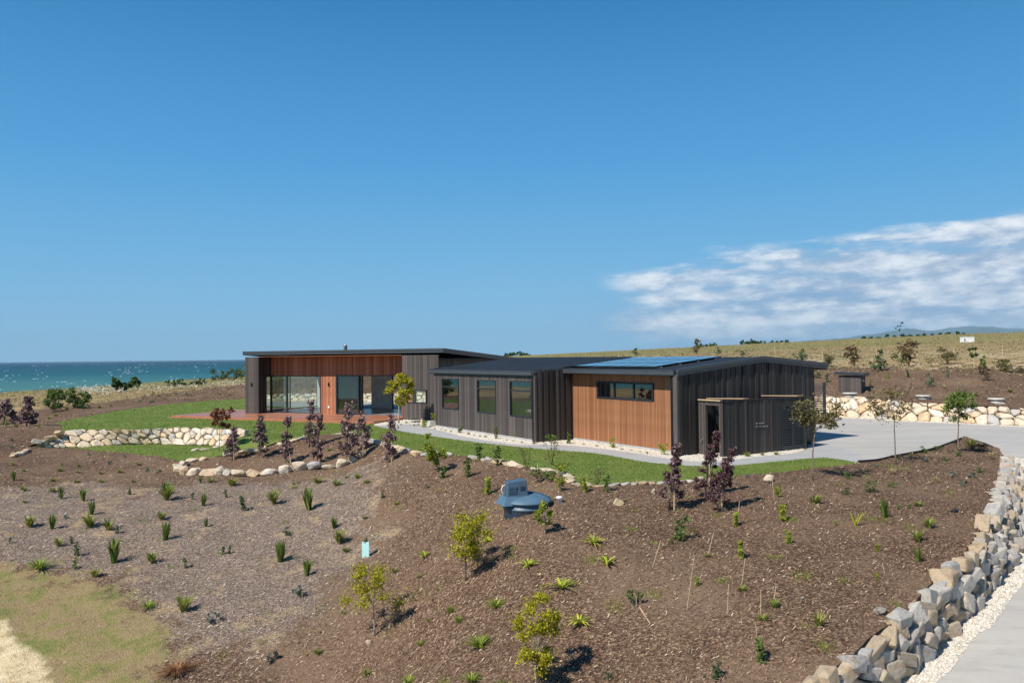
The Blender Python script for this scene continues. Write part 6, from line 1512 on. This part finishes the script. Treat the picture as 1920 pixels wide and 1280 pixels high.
def blades_field(name, mat, polys, n, h, w, rng_seed, rmin, rmax, azr, lean=.4, extra=None):
    rng = np.random.default_rng(rng_seed); az = rng.uniform(*azr, n); r = np.exp(rng.uniform(math.log(rmin), math.log(rmax), n))
    X = np.c_[r*np.sin(az), r*np.cos(az)]; k = np.zeros(n, bool)
    for p in polys: k |= inside(p, X)
    if extra is not None: k = extra(X, k, rng)
    X = X[k]; r = r[k]; z = surf(X); n = len(X)
    H_ = h*rng.uniform(.5, 1.3, n)*(r/35)**.25; W_ = w*(r/35)**.6; th = rng.uniform(0, 2*math.pi, n); ln = rng.normal(0, lean, n)*H_
    V = np.stack([np.c_[X[:, 0]-np.cos(th)*W_, X[:, 1]-np.sin(th)*W_, z-.01], np.c_[X[:, 0]+np.cos(th)*W_, X[:, 1]+np.sin(th)*W_, z-.01], np.c_[X[:, 0]+ln, X[:, 1]+rng.normal(0, lean, n)*H_, z+H_]], axis=1).reshape(-1, 3)
    me = mesh_np(name, V, np.arange(3*n).reshape(-1, 3), mat); o = bpy.data.objects.new(name, me); COL.objects.link(o); o['kind'] = 'stuff'; return o
hard = [PATH, GRAVEL, DRIVE]
def on_lawn(X, k, rng):
    for p in hard: k &= ~inside(p, X)
    return k
blades_field('lawn_grass', 'grass_blade', [LAWN_UP, LAWN_LOW], 330000, .05, .012, 31, 19, 75, (-.52, .5), .45, on_lawn)
def past(X, k, rng):
    p = hit = np.ones(len(X), bool); hit &= region_of(X) == len(REG); hit &= inside(LANDPOLY, X)
    r = np.linalg.norm(X, axis=1); right = (X[:, 0] > 8) & (r > 57); left = (X[:, 0] < -12) & (r > 74); mid = (np.abs(X[:, 0]) <= 14) & (r > 76)
    return hit & (right | left | mid)
blades_field('pasture_grass', 'pasture_blade', [], 90000, .075, .05, 32, 55, 260, (-.68, .68), .9, past)
blades_field('dry_grass', 'straw_leaf', [GRASSP], 42000, .05, .006, 33, 13, 26, (-.75, -.35), 1.1)
def gdry(X, k, rng): return inside(GRASSP, X) & (rng.random(len(X)) < .4)
blades_field('green_grass_flushes', 'flax_leaf', [], 26000, .055, .006, 34, 13, 26, (-.75, -.35), .9, gdry)
def straw_on_bark(X, k, rng):
    c = [hit_ground(x, y) for x, y in ((290, 965), (480, 940), (640, 925), (560, 975), (450, 1005), (350, 1085), (380, 1100), (330, 1180), (620, 1005), (740, 940), (250, 1010), (90, 950), (430, 1075), (520, 960), (1265, 1195), (1480, 1145))]
    m = np.zeros(len(X), bool)
    for q in c: m |= np.linalg.norm((X-q[:2])/np.array([1.0, .8]), axis=1) < rng.rayleigh(.33, len(X))
    return m
blades_field('straw_litter', 'straw_leaf', [], 260000, .035, .008, 35, 13, 32, (-.66, .4), 2.2, straw_on_bark)
def weeds(X, k, rng):
    c = np.stack([rng.uniform(-17, 12, 170), rng.uniform(12.5, 33, 170)], 1); c = c[(region_of(c) == len(REG)) & ~inside(GRASSP, c)]
    m = np.zeros(len(X), bool)
    for q in c: m |= np.linalg.norm(X-q, axis=1) < rng.rayleigh(.05+.06*rng.random(), len(X))
    return m
blades_field('weeds', 'lime_blade', [], 500000, .075, .010, 36, 12, 34, (-.7, .5), 1.0, weeds)
def scatter_strip_chips():
    """white limestone chips: along the foot of the curved wall, at the far wall and round the house"""
    rng = np.random.default_rng(12); P = []; F3 = np.array(near_foot)
    m = 15000; t = rng.random(m)*(len(F3)-1); i = t.astype(int); f = (t-i)[:, None]; base = F3[i]*(1-f)+F3[i+1]*f; tg = F3[i+1]-F3[i]; tg /= np.linalg.norm(tg, axis=1)[:, None]
    off = rng.uniform(-.1, .45, m); P.append(np.c_[base[:, 0]-tg[:, 1]*off, base[:, 1]+tg[:, 0]*off, base[:, 2]*0])
    F3 = np.array(far_foot); m = 9000; t = rng.random(m)*(len(F3)-1); i = t.astype(int); f = (t-i)[:, None]; base = F3[i]*(1-f)+F3[i+1]*f; tg = F3[i+1]-F3[i]; tg /= np.linalg.norm(tg, axis=1)[:, None]
    off = rng.uniform(-.1, .55, m); P.append(np.c_[base[:, 0]-np.abs(tg[:, 1])*off, base[:, 1]-np.abs(tg[:, 0])*off, base[:, 2]*0])
    az = rng.uniform(-.3, .42, 60000); r = rng.uniform(24, 50, 60000); X = np.c_[r*np.sin(az), r*np.cos(az)]; X = X[region_of(X) == 1]; P.append(np.c_[X, np.zeros(len(X))])
    P = np.concatenate(P); z = surf(P[:, :2]); rg = region_of(P[:, :2]); z = np.where((rg >= 1) & (rg <= 4), z, np.minimum(z, h_drive(P[:, :2]))); n = len(P)
    s = rng.uniform(.012, .032, n)*(np.linalg.norm(P[:, :2], axis=1)/20)**.35; th = rng.uniform(0, 6.28, n); V = []
    for k_ in range(3): a = th+k_*2.094; V.append(np.c_[P[:, 0]+s*np.cos(a), P[:, 1]+s*np.sin(a), z+.004])
    V.append(np.c_[P[:, 0]+rng.normal(0, .005, n), P[:, 1], z+s*.9]); V = np.stack(V, axis=1).reshape(-1, 3)
    b = np.arange(n)[:, None]*4; T = np.concatenate([b+[0, 1, 3], b+[1, 2, 3], b+[2, 0, 3]])
    o = bpy.data.objects.new('limestone_chips', mesh_np('limestone_chips', V, T, 'stone_chip')); COL.objects.link(o); o['kind'] = 'stuff'
scatter_strip_chips()
def flowers():
    """drift of white agapanthus heads in the left pasture"""
    rng = np.random.default_rng(6); V = []; Fq = []; rr = random.Random(6)
    for _ in range(330):
        x = rng.uniform(140, 462); y = np.interp(x, [140, 330, 462], [742, 727, 716])+abs(rng.normal(0, 6.0))
        if rng.random() < .4: x = rng.uniform(150, 215); y = np.interp(x, [150, 215], [736, 729])+rng.normal(0, 2)
        q = at_depth(x, y, rng.uniform(80, 125)); h = rng.uniform(.6, 1.1)
        k = len(V); z = Zs(q[0], q[1])
        leaf_quads([(q[0]+rr.gauss(0, .06), q[1]+rr.gauss(0, .06), z+h*.5+rr.gauss(0, .04)) for _ in range(4)], .13, rr, V, Fq, .3, 1.1)
    o = bpy.data.objects.new('flowers', mesh_np('flowers', V, Fq, 'white_flower', 4)); COL.objects.link(o); o['kind'] = 'stuff'
flowers()

# ------------------------------------------------------------------ sea air
def haze():
    m = bpy.data.materials.new('sea air'); m.use_nodes = True; nt = m.node_tree
    for n_ in list(nt.nodes):
        if n_.type == 'BSDF_PRINCIPLED': nt.nodes.remove(n_)
    v = nt.nodes.new('ShaderNodeVolumePrincipled'); v.inputs['Color'].default_value = (.52, .80, 1.0, 1); v.inputs['Density'].default_value = HAZE_D
    nt.links.new(v.outputs[0], nt.nodes['Material Output'].inputs['Volume'])
    mb = MB(); R = 42000; T = 1350; mb.hexa([(-R, -R, -45), (R, -R, -45), (R, R, -45), (-R, R, -45), (-R, -R, T), (R, -R, T), (R, R, T), (-R, R, T)])
    o = mb.build('haze', m); o['kind'] = 'stuff'
HAZE_D = 2.1e-5
haze()
